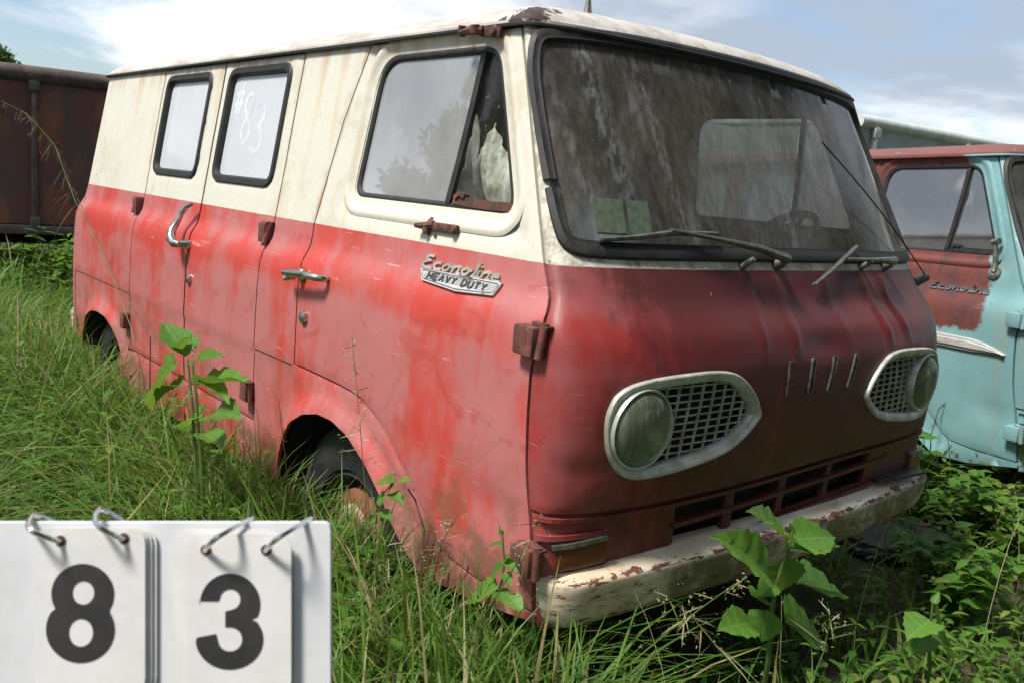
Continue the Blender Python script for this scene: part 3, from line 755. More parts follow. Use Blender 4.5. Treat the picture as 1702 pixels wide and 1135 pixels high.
                for k in range(7):
                    z = 1.1475 + .0036 * k; stroke(mb, dense_pl([(.318 - k * .0035, z), (.598 + k * .001, z + .0012)], 8), .0011, .0012, sf, sn, False, .0075)
                mb.build('plate_ribs', 'chrome', door, False)
                x = .330
                for word in ('HEAVY', 'DUTY'):
                    mb = MB()
                    for ch in word:
                        for s_ in BLOCK[ch]: stroke(mb, dense_pl([(x + a * .0165 , 1.1475 + b * .0165) for a, b in s_], 2), .0042, .0022, sf, sn, False, .0082)
                        x += .0255
                    mb.build('plate_word', 'ink', door, False); x += .016
                # snapped-off mirror brackets
                mb = MB()
                c = S3(.335, 1.283, .012); mb.box(c, (.135, .016, .022), None, .006)
                mb.tube([S3(.275, 1.30, .004), S3(.275, 1.272, .012), S3(.277, 1.262, .012)], [.010, .012, .008], 10)
                mb.tube([S3(.30, 1.287, .016), S3(.262, 1.281, .024), S3(.238, 1.280, .026)], [.011, .009, .006], 8)
                mb.tube([S3(.39, 1.283, .018), S3(.39, 1.283, .026)], [.013, .010], 10)
                mb.tube([S3(.278, 1.262, .002), S3(.278, 1.262, .004)], .0055, 8); mb.tube([S3(.308, 1.259, .002), S3(.308, 1.259, .004)], .0055, 8)
                o = mb.build('mirror_bracket', 'rust', door); o['label'] = 'rusty broken mirror bracket below the door glass'
                mb = MB(); c = S3(.385, 1.772, .016); mb.box(c, (.085, .014, .026), Matrix.Rotation(.10, 3, 'Y'), .006)
                mb.tube([S3(.362, 1.776, .020), S3(.33, 1.776, .036), S3(.29, 1.772, .038)], [.012, .011, .008], 8)
                mb.tube([S3(.345, 1.788, .036), S3(.345, 1.768, .036)], .012, 10)
                mb.tube([S3(.405, 1.772, .022), S3(.405, 1.772, .030)], [.014, .009], 10); mb.tube([S3(.292, 1.79, .036), S3(.286, 1.765, .036)], .010, 8)
                o = mb.build('mirror_bracket', 'rust', door); o['label'] = 'rusty broken mirror bracket under the drip rail'
            else:
                mb = MB()
                for s_ in script_strokes(.285, 1.165, .315, .030): stroke(mb, s_, .0075, .008, sf, sn, base=-.001)
                o = mb.build('script_nameplate', 'chrome', door, False); o['label'] = 'raised script lettering reading Econoline'
                mb = MB()
                L = [(-.30, .945), (.0, .942), (.3, .939), (.56, .936), (.64, .932), (.70, .926), (.745, .918)]
                for dz, ww in ((.0, .060), (.0, .034)):
                    q = dense_pl(L, 4); n = len(q); p = np.array(q)
                    wv = np.array([ww if a < .56 else ww * max(.08, 1 - ((a - .56) / .19) ** 1.6) for a, _ in q])
                    top_ = [(a, b + w / 2) for (a, b), w in zip(q, wv)]; bot_ = [(a, b - w / 2) for (a, b), w in zip(q, wv)]
                    h = .010 if ww > .04 else .017
                    v = []; 
                    for (a, b), (c_, d_) in zip(top_, bot_): v += [S3(a, b, -.002), S3(a, b - .004, h), S3(c_, d_ + .004, h), S3(c_, d_, -.002)]
                    f = [(4 * i + k, 4 * i + k + 1, 4 * i + 5 + k, 4 * i + 4 + k) for i in range(n - 1) for k in range(3)]; f.append((4 * n - 4, 4 * n - 3, 4 * n - 2, 4 * n - 1))
                    mb.add(v, f)
                o = mb.build('chrome_spear', 'trim', door); o['label'] = 'chrome side spear ending in a point'
                mb = MB(); mb.tube([S3(.60, 1.262, .0), S3(.60, 1.262, .008), S3(.60, 1.264, .012)], [.032, .030, .014], 14)
                mb.tube([S3(.60, 1.266, .010), S3(.600, 1.29, .018), S3(.592, 1.39, .034)], [.014, .011, .010], 10); mb.tube([S3(.575, 1.396, .034), S3(.612, 1.402, .034)], .014, 10)
                o = mb.build('mirror_arm', 'chrome_dirty', door); o['label'] = 'bare mirror arm with its mirror missing'
            # door hinges on the nose seam
            for hx, hz, hm in ((.775, 1.075, 1), (.835, .595, 1)):
                mb = MB(); c = S3(hx, hz, .014)
                mb.box(c, (.070, .040, .066), Matrix.Rotation(-.05, 3, 'Z'), .009)
                mb.box(S3(hx + .028, hz + .036, .010), (.050, .022, .008), Matrix.Rotation(.12, 3, 'Y'), .002)
                mb.tube([S3(hx + .04, hz - .035, .016), S3(hx + .04, hz + .042, .016)], .010, 10)
                mb.build('door_hinge', 'rust_red' if main else PB, door)
            # ---- cargo doors
            for ci, (x0, x1, wn_) in enumerate(((-1.925, -1.265, win1), (-1.265, -.615, win2))):
                dp = offpoly(dens([(x0, .535), (x1, .535), (x1, ZT), (x0, ZT)], .05), g)
                cd = patch('cargo_door', dp, [wn_], sf, sn, PB, van, RES, .014)
                cd['label'] = 'rear leaf of the side cargo doors' if ci == 0 else 'front leaf of the side cargo doors with chrome handle'
                gk = ringband('window_gasket', resample(wn_, 120), [(-.008, .0), (-.003, .007), (.016, .006), (.023, -.006), (.025, -.016)], sf, sn, 'rubber', cd)
                patch('window_pane', offpoly(wn_, .014), [], sf, sn, 'glass_cargo' if main else 'glass_tq', cd, (.06, .06), 0, -.014)
                if main:
                    if ci == 1:
                        mb = MB()
                        for ch, ax, az, sw, sh in (('#', -1.150, 1.585, .075, .115), ('8', -1.060, 1.475, .095, .19), ('3', -.955, 1.445, .10, .19)):
                            for s_ in BLOCK[ch]: stroke(mb, chaikin([(ax + a * sw, az + b * sh) for a, b in s_]), .017, .0003, sf, sn, False, -.0138)
                        o = mb.build('written_number', 'chalk', cd, False); o['label'] = 'number 83 with a hash written in white on the glass'
                        mb = MB()
                        mb.tube([S3(-1.245, 1.078, 0), S3(-1.245, 1.078, .012), S3(-1.248, 1.079, .040)], [.020, .019, .013], 12)
                        mb.tube([S3(-1.240, 1.079, .038), S3(-1.268, 1.080, .050), S3(-1.300, 1.095, .054), S3(-1.318, 1.125, .054), S3(-1.322, 1.165, .052), S3(-1.318, 1.195, .048), S3(-1.300, 1.222, .040), S3(-1.275, 1.232, .030)], [.013, .017, .019, .016, .012, .011, .010, .007], 12)
                        mb.build('door_handle', 'chrome', cd)
                        mb = MB(); mb.tube([S3(-1.21, .950, 0), S3(-1.21, .950, .010), S3(-1.21, .951, .014), S3(-1.21, .951, .016)], [.020, .019, .012, .002], 14); mb.build('door_lock', 'chrome', cd)
                    hx = -1.935 if ci == 0 else -.632
                    for hz in ((1.185, .665) if ci == 0 else (1.182, .640)):
                        mb = MB(); mb.box(S3(hx, hz, .013), (.050, .036, .066), None, .006)
                        mb.tube([S3(hx + (.022 if ci else -.022), hz - .036, .014), S3(hx + (.022 if ci else -.022), hz + .036, .014)], .009, 8)
                        mb.box(S3(hx + (.005 if ci else -.005), hz + .034, .015), (.045, .03, .004), None, .001)
                        mb.build('door_hinge', 'rust_red', cd)
    # ---- nose
    def fsign(fm):
        n = fdnormal(fm, np.array([0.]), np.array([.9]), 1)[0]; return 1 if n[0] > 0 else -1
    FS = fsign(front)
    ws = smoothpoly([(-.958, 1.30), (-.975, 1.42), (-.990, 1.585), (-.992, 1.70), (-.965, 1.772), (-.90, 1.787), (-.60, 1.797), (0, 1.802), (.60, 1.797), (.90, 1.787), (.965, 1.772), (.992, 1.70), (.990, 1.585), (.975, 1.42), (.958, 1.30), (.935, 1.268), (.86, 1.260), (.50, 1.262), (0, 1.264), (-.50, 1.262), (-.86, 1.260), (-.935, 1.268)], 260, 2)
    bz = [(-.806, .885), (-.803, .945), (-.776, .983), (-.71, 1.002), (-.595, 1.010), (-.445, 1.012), (-.368, .995), (-.300, .942), (-.271, .893), (-.268, .888), (-.271, .883), (-.325, .836), (-.40, .802), (-.56, .780), (-.70, .772), (-.757, .786), (-.793, .828)]
    bzl = resample(smoothpoly(bz, 400, 2), 120)
    # sharp inner corner
    bzr = np.array([(-p[0], p[1]) for p in bzl])[::-1]
    # grille openings in two rows
    def skew(t, z): return (t, z + .026 * t)
    cols = [(-.535, -.325), (-.285, -.065), (-.030, .195), (.225, .455)]
    rows = [(.578, .630), (.644, .693)]
    holes = []
    for a, b in cols:
        for c_, d_ in rows:
            holes.append(rounded([skew(a, c_), skew(b, c_), skew(b, d_), skew(a, d_)], .012, 3))
    Z0 = .705
    up = [(-1, z) for z in zz(1.80, Z0, 50)] + [(t, Z0 + .018 * t * (1 - abs(t)) * 2) for t in zz(-1, 1, 70)[1:-1]] + [(1, z) for z in zz(Z0, 1.80, 50)] + [(t, 1.806) for t in zz(1, -1, 60)[1:-1]]
    RF = (.022, .0125) if main else (.05, .03)
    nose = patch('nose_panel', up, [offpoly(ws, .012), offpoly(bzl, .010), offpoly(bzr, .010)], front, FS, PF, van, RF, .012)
    low = [(-1, z) for z in zz(Z0 - .006, .43, 14)] + [(t, .43) for t in zz(-1, 1, 50)[1:-1]] + [(1, z) for z in zz(.43, Z0 - .006, 14)] + [(t, Z0 - .006 + .018 * t * (1 - abs(t)) * 2) for t in zz(1, -1, 70)[1:-1]]
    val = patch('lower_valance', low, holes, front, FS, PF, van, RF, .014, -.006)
    mb = MB(); stroke(mb, [(t, Z0 - .014 + .018 * t * (1 - abs(t)) * 2) for t in zz(-.985, .985, 90)], .010, .008, front, FS, base=-.006)
    stroke(mb, [(t, .648) for t in zz(-.985, -.80, 12)], .012, .010, front, FS, base=-.006)
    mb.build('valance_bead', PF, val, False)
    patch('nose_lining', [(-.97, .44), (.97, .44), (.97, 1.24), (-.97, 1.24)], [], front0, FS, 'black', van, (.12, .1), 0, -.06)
    if main:
        mb = MB(); stroke(mb, [skew(t, .637) for t in zz(-.545, .60, 40)], .012, .016, front, FS, base=-.016)
        stroke(mb, [skew(t, .570) for t in zz(-.56, .50, 40)], .012, .018, front, FS, base=-.010)
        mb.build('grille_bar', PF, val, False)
    # windscreen
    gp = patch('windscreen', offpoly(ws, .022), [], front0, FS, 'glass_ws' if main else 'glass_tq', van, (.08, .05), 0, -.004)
    sk = None
    if main:
        k = [i for i, p in enumerate(ws) if p[0] < -.9 and 1.385 < p[1] < 1.402]
        sk = (min(k), max(k) + 1) if k else None
    ringband('gasket', ws, [(-.006, .0), (-.002, .010), (.012, .014), (.022, .008), (.030, .009), (.034, -.004)], front0, FS, 'rubber', gp, sk)
    if main:
        for a, b, lb in (((-.836, 1.315), (-.735, 1.392), 'faded green and tan sticker in the windscreen corner'), ((-.722, 1.315), (-.640, 1.392), 'faded green sticker nearer the middle of the windscreen')):
            o = patch('sticker', [a, (b[0], a[1]), b, (a[0], b[1])], [], front0, FS, 'sticker', gp, (.03, .03), 0, -.0025); o['label'] = lb
    # headlights
    for sgn in (-1, 1):
        out = bzl if sgn < 0 else bzr
        hd = empty('headlight', (0, 0, 0), van)
        hd['label'] = 'round headlight in a teardrop bezel beside the door' if sgn < 0 else 'round headlight in a teardrop bezel on the far corner'
        ringband('bezel', out, [(-.002, -.003), (-.001, .007), (.001, .011), (.005, .012), (.021, .003), (.023, .001), (.024, -.022)], front0, FS, 'bezel', hd)
        ct, cz, R0 = sgn * .700, .892, .092
        c3 = front0(np.array([ct]), np.array([cz]))[0]; sn3 = fdnormal(front0, np.array([ct]), np.array([cz]), FS)[0]
        ax = (Vector((1, 0, -.02)) * .62 + Vector(sn3) * .38).normalized()
        mt = Matrix.Translation(Vector(c3) + ax * -.004) @ ax.to_track_quat('X', 'Z').to_matrix().to_4x4()
        mb = MB(); mb.lathe([(R0 + .003, -.05), (R0 + .003, .006), (R0, .012), (R0 - .004, .010), (R0 - .006, .002)], 44, mt); mb.build('lamp_ring', 'bezel', hd)
        mb = MB(); mb.lathe([(R0 - .005, .004), (R0 - .012, .014), (.062, .023), (.04, .029), (.018, .032), (.0005, .033)], 40, mt); mb.build('lens', 'lens', hd)
        mb = MB(); mb.lathe([(R0 - .006, -.002), (.06, -.035), (.03, -.05), (.0005, -.055)], 32, mt); mb.build('reflector', 'chrome_dirty', hd)
        # lattice of bars, cut off at the bezel and at the lamp
        inner = offpoly(out, .024); mb = MB()
        def runs(f, n=90):
            q = np.array([f(a) for a in np.linspace(0, 1, n)])
            c = inpoly(q, inner)
            dd = np.hypot((q[:, 0] - ct) * .97, q[:, 1] - cz) > R0 * 1.02
            c &= dd; r = []; cur = []
            for a, b in zip(q, c):
                if b: cur.append(tuple(a))
                elif cur:
                    if len(cur) > 2: r.append(cur[::2] + ([cur[-1]] if len(cur) % 2 == 0 else []))
                    cur = []
            return r
        for k in range(14):
            z = .782 + k * .0178
            for r_ in runs(lambda a: (sgn * (.84 - .60 * a), z)): stroke(mb, r_, .0034, .005, front0, FS, base=-.018)
        for k in range(12):
            t0 = sgn * (.288 + k * .0425)
            for r_ in runs(lambda a: (t0 - sgn * .035 * (a - .5), .76 + .26 * a)): stroke(mb, r_, .0034, .0065, front0, FS, base=-.0175)
        mb.build('lattice', 'mesh', hd, False)
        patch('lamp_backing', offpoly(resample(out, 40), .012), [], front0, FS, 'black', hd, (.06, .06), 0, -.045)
    # FORD letters
    for ch, t0, sl in (('F', -.158, .004), ('O', -.054, .012), ('R', .046, .028), ('D', .152, .036)):
        mb = MB(); lw = .020 if ch == 'F' else .016
        for s_ in BLOCK[ch]:
            stroke(mb, dense_pl([(t0 + a * lw + sl * b, .925 + b * .090) for a, b in s_], 3), .0055, .007, front, FS, base=-.001)
        o = mb.build('letter', 'letter', van, False); o['label'] = 'tarnished metal letter ' + ch + ' on the nose'
    # turn signals
    for sgn in (-1, 1):
        sgp = rounded([(sgn * -.795 if sgn > 0 else -.795, .578), (-.940, .570), (-.940, .624), (-.795, .634)], .012, 3) if sgn < 0 else rounded([(.795, .578), (.940, .570), (.940, .624), (.795, .634)], .012, 3)
        ts = patch('turn_signal', sgp, [], front0, FS, 'amber', van, (.02, .02), .012, .010)
        mb = MB(); stroke(mb, [(sgn * t, .638 - .06 * (t - .795)) for t in zz(.79, .945, 14)], .010, .016, front0, FS, base=-.004)
        stroke(mb, [(sgn * t, .570 - .03 * (t - .795)) for t in zz(.79, .945, 14)], .007, .014, front0, FS, base=-.004); mb.build('signal_rim', 'chrome_dirty', ts, False)
    # wipers and washer jets
    def F3(t, z, o): 
        a = np.array([t]); b = np.array([z]); return Vector(front0(a, b)[0] + fdnormal(front0, a, b, FS)[0] * o)
    WIP = (((-.108, 1.252), (-.60, 1.318), [(-.845, 1.290), (-.72, 1.300), (-.60, 1.313), (-.40, 1.317)]), ((.606, 1.250), (.28, 1.262), [(.052, 1.195), (.17, 1.232), (.28, 1.268), (.385, 1.300)]))
    for i, (pv, el, bl) in enumerate(WIP):
        mb = MB()
        mb.tube([F3(*pv, 0), F3(*pv, .018), F3(*pv, .030)], [.018, .015, .012], 10)
        m1 = (pv[0] + (el[0] - pv[0]) * .28, pv[1] + (el[1] - pv[1]) * .42)
        mb.tube([F3(pv[0] + .012, pv[1] + .002, .036), F3(pv[0], pv[1] + .004, .040), F3(*m1, .040), F3(m1[0] + (el[0] - m1[0]) * .5, m1[1] + (el[1] - m1[1]) * .55, .034), F3(*el, .026)], [.009, .013, .010, .0055, .0055], 8)
        w = mb.build('wiper', 'wiper', van); w['label'] = 'wiper lying along the foot of the glass' if i == 0 else 'wiper on the driver side hanging below the glass'
        mb = MB(); mb.tube([F3(*p, .022) for p in bl], [.0045, .0065, .0075, .0055], 6); mb.tube([F3(*p, .013) for p in bl], .004, 5); mb.build('wiper_blade', 'wiper', w)
    for t in (-.285, .418):
        mb = MB(); mb.tube([F3(t, 1.246, 0), F3(t, 1.246, .008), F3(t + .004, 1.253, .030), F3(t + .005, 1.255, .040)], [.012, .009, .0085, .007], 10); mb.build('washer_jet', 'wiper', van)
    if main:
        b0 = Vector((.775, .845, 1.19)); mb = MB()
        mb.tube([b0, b0 + Vector((.02, .05, .02)), b0 + Vector((.022, .058, .022))], [.020, .013, .006], 10)
        p1 = b0 + Vector((.018, .052, .020)); p2 = F3(.24, 1.575, .06)
        mb.tube([p1 + (p2 - p1) * (k / 8) + Vector((.012, 0, .006)) * math.sin(math.pi * k / 8) for k in range(9)], .0022, 5); o = mb.build('aerial', 'dark_metal', van); o['label'] = 'whip aerial bent back across the windscreen'
        mb = MB(); mb.tube([(.30, -.35, 1.88), (.30, -.35, 1.93), (.30, -.35, 1.99)], [.016, .007, .003], 8); mb.build('aerial_stub', 'chrome_dirty', van)
    # ---- tail
    RS = 1 if fdnormal(rear, np.array([0.]), np.array([.9]), 1)[0][0] < 0 else -1
    rw = [rounded([(s * .12, 1.33), (s * .80, 1.33), (s * .78, 1.72), (s * .12, 1.72)], .05) for s in (-1, 1)]
    tail = patch('tail_panel', [(-1, .43), (1, .43), (1, ZT), (-1, ZT)], rw, rear, RS, PB, van, (.06, .04), .012)
    for q in rw:
        wp = patch('rear_window_pane', offpoly(q, .006), [], rear, RS, 'glass_clear' if main else 'glass_tq', tail, (.08, .08), 0, -.006)
        ringband('rear_window_gasket', resample(q, 80), [(-.008, 0), (-.003, .007), (.016, .006), (.022, -.01)], rear, RS, 'rubber', tail)
    # ---- roof
    zr = ZT
    tt = zz(-1, 1, 81)
    f_ = front0(tt, np.full(81, zr)); r_ = rear(tt[::-1], np.full(81, zr))
    ring = np.concatenate([f_[:, :2], [(x, float(BW(zr))) for x in zz(f_[-1, 0], r_[0, 0], 40)[1:-1]], r_[:, :2], [(x, -float(BW(zr))) for x in zz(r_[-1, 0], f_[0, 0], 40)[1:-1]]])
    RN = len(ring); rc = ring.mean(0); rc[0] = (ring[:, 0].min() + ring[:, 0].max()) / 2; v = []; f = []
    axis = np.clip(ring[:, 0], ring[:, 0].min() + .75, ring[:, 0].max() - .70)
    ctr = np.stack([axis, np.zeros(RN)], 1)
    RR = [1.012, 1.010, 1.0, .995, .985, .965, .94, .90, .84, .75, .6, .4, .2, .0]
    kf = np.full(RN, .30)                       # the roof rolls off slowly towards the windscreen, sharply along the sides
    amp = .066 if main else .045
    zp = lambda r: amp * (1 - min(1, r) ** (9 - 6 * kf)) ** (.55 + .45 * kf) + .02 * (1 - r ** 2)
    for i, r in enumerate(RR):
        q = ctr + (ring - ctr) * r
        z = zr + ((0 if i == 0 else .012) * np.ones(RN) if i < 2 else .014 + zp(r))
        v += [(a, b, c_) for (a, b), c_ in zip(q, z)]
    m = len(RR)
    for i in range(m - 1):
        for k in range(RN):
            l = (k + 1) % RN; f.append((i * RN + k, i * RN + l, (i + 1) * RN + l, (i + 1) * RN + k))
    roof = obj('roof', v, f, PR, van, True, 60)
    mb = MB(); q = ctr + (ring - ctr) * 1.018
    mb.tube([(a, b, zr - .001) for a, b in q], .0055, 6, True); mb.build('drip_rail', 'tq' if not main else 'rubber', roof)
    hl = obj('headlining', [(a, b, zr + .006) for a, b in ring] + [(rc[0], 0, zr + .05)], [(k, RN, (k + 1) % RN) for k in range(RN)], 'cabin', van, True)
    if main: roof['label'] = 'pale weathered roof with a bare rusty corner over the pillar'
    # ---- bumper
    mb = MB(); fx = lambda y: .982 - .055 * (y / .9) ** 2
    path = [(fx(y), y) for y in zz(-.80, .80, 44)]
    corner = [(fx(.80) - .085 + .085 * math.cos(a) - .004 * a, .80 + .085 * math.sin(a)) for a in zz(0, 1.45, 12)[1:]]
    path = [(a, -b) for a, b in corner[::-1]] + path + corner
    path = np.array(path); prof = [(-.085, .0), (-.085, .574), (-.080, .579), (-.030, .566), (-.008, .557), (-.001, .553), (.002, .546), (.000, .530), (-.004, .500), (-.012, .465), (-.024, .442), (-.040, .432), (-.046, .440), (-.026, .47), (-.014, .54), (-.078, .566)][1:]
    v = []; f = []; m = len(prof)
    for i in range(len(path)):
        a = path[max(0, i - 1)]; b = path[min(len(path) - 1, i + 1)]; t = (b - a) / np.linalg.norm(b - a); nrm = np.array([t[1], -t[0]])
        for d, z in prof:
            p = path[i] + nrm * d; v.append((p[0], p[1], z))
    for i in range(len(path) - 1):
        for k in range(m):
            l = (k + 1) % m; f.append((i * m + k, (i + 1) * m + k, (i + 1) * m + l, i * m + l))
    f += [tuple(range(m))[::-1], tuple((len(path) - 1) * m + k for k in range(m))][::-1]
    mb.add(v, f); bump_o = mb.build('front_bumper', 'bumper' if main else 'chrome_dirty', van, True, 38)
    for y in (-.45, .45):
        mb = MB(); mb.box((.86, y, .49), (.14, .06, .05), None, .006); mb.build('bumper_bracket', 'rust', bump_o)
    if main:
        mb = MB(); mb.box((.915, .61, .586), (.075, .26, .012), Matrix.Rotation(-.11, 3, 'Z'), .003); mb.box((.885, .61, .605), (.012, .30, .045), Matrix.Rotation(-.11, 3, 'Z'), .003)
        o = mb.build('dark_plate', 'dark_metal', bump_o); o['label'] = 'dark metal plate lying on the far end of the bumper'
    mb = MB(); mb.box((-2.99, 0, .50), (.06, 1.72, .12), None, .02)
    mb.build('rear_bumper', 'bumper' if main else 'chrome_dirty', van)
    # ---- floor, wheel wells, seats and wheel
    mb = MB(); mb.box((-1.0, 0, .475), (3.7, 1.16, .04)); mb.box((-1.12, -.71, .475), (1.2, .24, .04)); mb.box((-1.12, .71, .475), (1.2, .24, .04)); mb.build('floor_pan', 'liner', van, False)
    mb = MB(); mb.box((-1.0, 0, .40), (3.3, .9, .10)); mb.build('chassis', 'black', van, False)
    for cx, arc in ((0.02, AF), (-2.22, AR)):
        for sg in (-1, 1):
            v = []; f = []; n = len(arc)
            for (a, b) in arc: v += [(a, sg * .885, b + .006), (a, sg * .60, b + .006)]
            f = [(2 * i, 2 * i + 1, 2 * i + 3, 2 * i + 2) for i in range(n - 1)]
            c0 = len(v); v += [(a, sg * .60, b + .006) for a, b in arc]; f.append(tuple(range(c0, c0 + n)))
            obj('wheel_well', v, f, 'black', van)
    if main:
        for y in (-.42, .42):
            mb = MB(); mb.box((-.05, y, .86), (.46, .48, .14), None, .04); mb.box((-.27, y, 1.10), (.12, .48, .46), Matrix.Rotation(-.15, 3, 'Y'), .04); mb.box((-.05, y, .63), (.40, .40, .32))
            s = mb.build('seat', 'cabin', van)
        mb = MB(); mb.box((.10, 0, .80), (.75, .34, .55), None, .06); mb.build('engine_cover', 'cabin', van)
        mb = MB(); mb.box((.66, 0, 1.18), (.16, 1.46, .14), None, .03); mb.build('dashboard', 'cabin', van)
        mb = MB(); cw = Vector((.46, .42, 1.24)); axw = Vector((-.75, 0, .66)).normalized(); q = axw.to_track_quat('Z', 'X').to_matrix()
        mb.tube([cw + q @ Vector((.20 * math.cos(a), .20 * math.sin(a), 0)) for a in np.linspace(0, 2 * math.pi, 40, endpoint=False)], .012, 8, True)
        mb.tube([cw + q @ Vector((-.2, 0, 0)), cw + q @ Vector((0, 0, -.03)), cw + q @ Vector((.2, 0, 0))], .009, 6); mb.tube([cw + q @ Vector((0, 0, -.03)), cw - axw * .45], .02, 8)
        mb.build('steering_wheel', 'rubber', van)
    # ---- wheels
    for wx in (.02, -2.22):
        for sg in (-1, 1):
            wz = .325
            w = empty('wheel', (wx - (.03 if wx > -1 else 0), sg * .755, wz), van); w.rotation_euler = (0, 0, 0)
            sc = Matrix.Rotation(math.pi / 2 * sg, 4, 'Z')
            Rt = .345; hw = .088
            mb = MB(); mb.lathe([(.195, -hw * .75), (.205, -hw), (.26, -hw * 1.06), (.305, -hw), (.334, -hw * .82), (Rt, -hw * .55), (Rt, 0), (Rt, hw * .55), (.334, hw * .82), (.305, hw), (.26, hw * 1.06), (.205, hw), (.195, hw * .75)], 56, sc)
            mb.build('tyre', 'tyre', w)
            mb = MB(); mb.lathe([(.198, .06), (.198, .078), (.188, .082), (.180, .070), (.168, .045), (.150, .030), (.140, .035), (.124, .040)], 48, sc); mb.lathe([(.198, .06), (.190, -.07), (.05, -.07)], 40, sc); mb.build('rim', 'tyre' if main else 'hub', w)
            mb = MB(); mb.lathe([(.146, .040), (.142, .058), (.124, .070), (.106, .070), (.098, .076)], 40, sc); mb.build('hubcap_ring', 'hub', w)
            mb = MB(); mb.lathe([(.100, .074), (.092, .088), (.06, .094), (.03, .098), (.0005, .099)], 40, sc); mb.build('hubcap', ('hubw' if wx > -1 else 'hub') if main else 'chrome_dirty', w)
    return van

van = make_van('red', (-2.2, 2.18, 0), (0, 0, 0))
tag(van, 'faded red and cream panel van with grimy shade-darkened nose and white bumper', 'van')
van2 = make_van('tq', (-1.9393, 5.2057, -.052), (.0354, -.0312, -.2692))
tag(van2, 'rusting turquoise van standing behind the red van', 'van')

def at_x(px, py, x):
    r = ray(px, py); return Vector((0, 0, H)) + r * (x / r.x)

# ------------------------------------------------------------------ ground
def ground():
    n = 60; g = np.concatenate([-np.geomspace(200, 12, 12), np.linspace(-11, 11, n), np.geomspace(12, 200, 12)]); m = len(g)
    v = [(x, y, .018 * math.sin(x * 2.1) * math.cos(y * 1.7) if max(abs(x), abs(y)) < 12 else 0) for y in g for x in g]
    f = [(j * m + i, j * m + i + 1, (j + 1) * m + i + 1, (j + 1) * m + i) for j in range(m - 1) for i in range(m - 1)]
    o = obj('ground', v, f, 'soil', None, True); o['kind'] = 'structure'
ground()

# ------------------------------------------------------------------ vehicles in the background
def box_body(name, origin, udir, ndir, lo, hi, z0, z1, ribs, depth, mats, rail_r, label, cat):
    """truck box: side wall of panels between ribs, top and bottom rails, roof, back wall, wheels"""
    root = empty(name, origin); u = Vector(udir).normalized(); w = Vector((0, 0, 1)); n = Vector(ndir).normalized()
    T = lambda a, b, z: u * a + n * b + w * z
    rot = Matrix((u, n, w)).transposed()
    edges = [lo] + list(ribs) + [hi]
    for a, b in zip(edges[:-1], edges[1:]):
        mb = MB(); mb.box(T((a + b) / 2, .02, (z0 + z1) / 2), (b - a - .012, .03, z1 - z0 - .01), rot, .004)
        mb.build('side_panel', mats[0], root, False)
    for a in ribs:
        mb = MB(); mb.box(T(a, -.012, (z0 + z1) / 2), (.055, .05, z1 - z0 + .02), rot, .008); mb.box(T(a, -.03, z1 - .06), (.10, .04, .10), rot, .006); mb.box(T(a, -.025, z0 + .02), (.09, .04, .12), rot, .006)
        mb.build('rib', mats[1], root, True)
    mb = MB(); mb.tube([T(lo - .02, .03, z1 + rail_r * .6), T(hi + .02, .03, z1 + rail_r * .6)], rail_r, 14); mb.build('top_rail', mats[1], root)
    mb = MB(); mb.box(T((lo + hi) / 2, -.005, z0 - .05), (hi - lo, .07, .09), rot, .01); mb.build('bottom_rail', mats[1], root)
    mb = MB(); mb.box(T((lo + hi) / 2, depth / 2 + .04, z1 + rail_r * .8), (hi - lo, depth, .05), rot, .01); mb.build('roof', mats[1], root)
    mb = MB(); mb.box(T((lo + hi) / 2, depth + .02, (z0 + z1) / 2), (hi - lo, .03, z1 - z0), rot); mb.build('far_wall', mats[0], root)
    for a in (lo, hi):
        mb = MB(); mb.box(T(a, depth / 2 + .03, (z0 + z1) / 2), (.03, depth - .03, z1 - z0 - .02), rot); mb.build('end_wall', mats[0], root)
    mb = MB(); mb.box(T((lo + hi) / 2, depth / 2, z0 - .02), (hi - lo, depth - .05, .04), rot); mb.box(T((lo + hi) / 2, depth / 2, z0 - .17), (hi - lo, .8, .16), rot); mb.build('chassis', 'black', root, False)
    for a in (lo + .8, hi - .8):
        for d in (.16, depth - .16):
            q = empty('wheel', T(a, d, .40), root)
            sc = rot.to_4x4() @ Matrix.Rotation(-math.pi / 2, 4, 'Z')
            mb = MB(); mb.lathe([(.22, -.10), (.36, -.11), (.40, -.06), (.40, .06), (.36, .11), (.22, .10), (.20, .04), (.05, .03)], 32, sc); mb.build('tyre', 'tyre', q)
    return tag(root, label, cat)
hd = lambda px, py: Vector((ray(px, py).x, ray(px, py).y, 0)).normalized()
A = at_d(57, 245, 9.0); A.z = 0
vd = hd(57, 245); ur = Vector((vd.y, -vd.x, 0)); ur = (ur * 1.0 + vd * .10).normalized(); nr = Vector((-ur.y, ur.x, 0)); nr = nr if nr.dot(vd) > 0 else -nr
rb = box_body('truck_box', A, ur, nr, -3.7, 4.3, .62, 2.06, [-2.5, -1.25, 0, 1.25, 2.5, 3.6], 2.1, ('boxrust', 'boxrail'), .085, 'dark rusty truck box with ribs and a rounded roof rail at the left edge', 'truck')
A = at_d(1412, 357, 9.2); A.z = 0; Bp = at_d(1700, 381, 11.3); Bp.z = 0
ur = (Bp - A).normalized(); nr = Vector((-ur.y, ur.x, 0)); nr = nr if nr.dot(hd(1500, 360)) > 0 else -nr
gb = box_body('truck_box', A, ur, nr, -.02, 5.5, .8, 2.30, [.22, 2.0, 3.8], 2.0, ('grey_box', 'white_rail'), .07, 'pale grey truck box with a white rail showing above the turquoise van roof', 'truck')

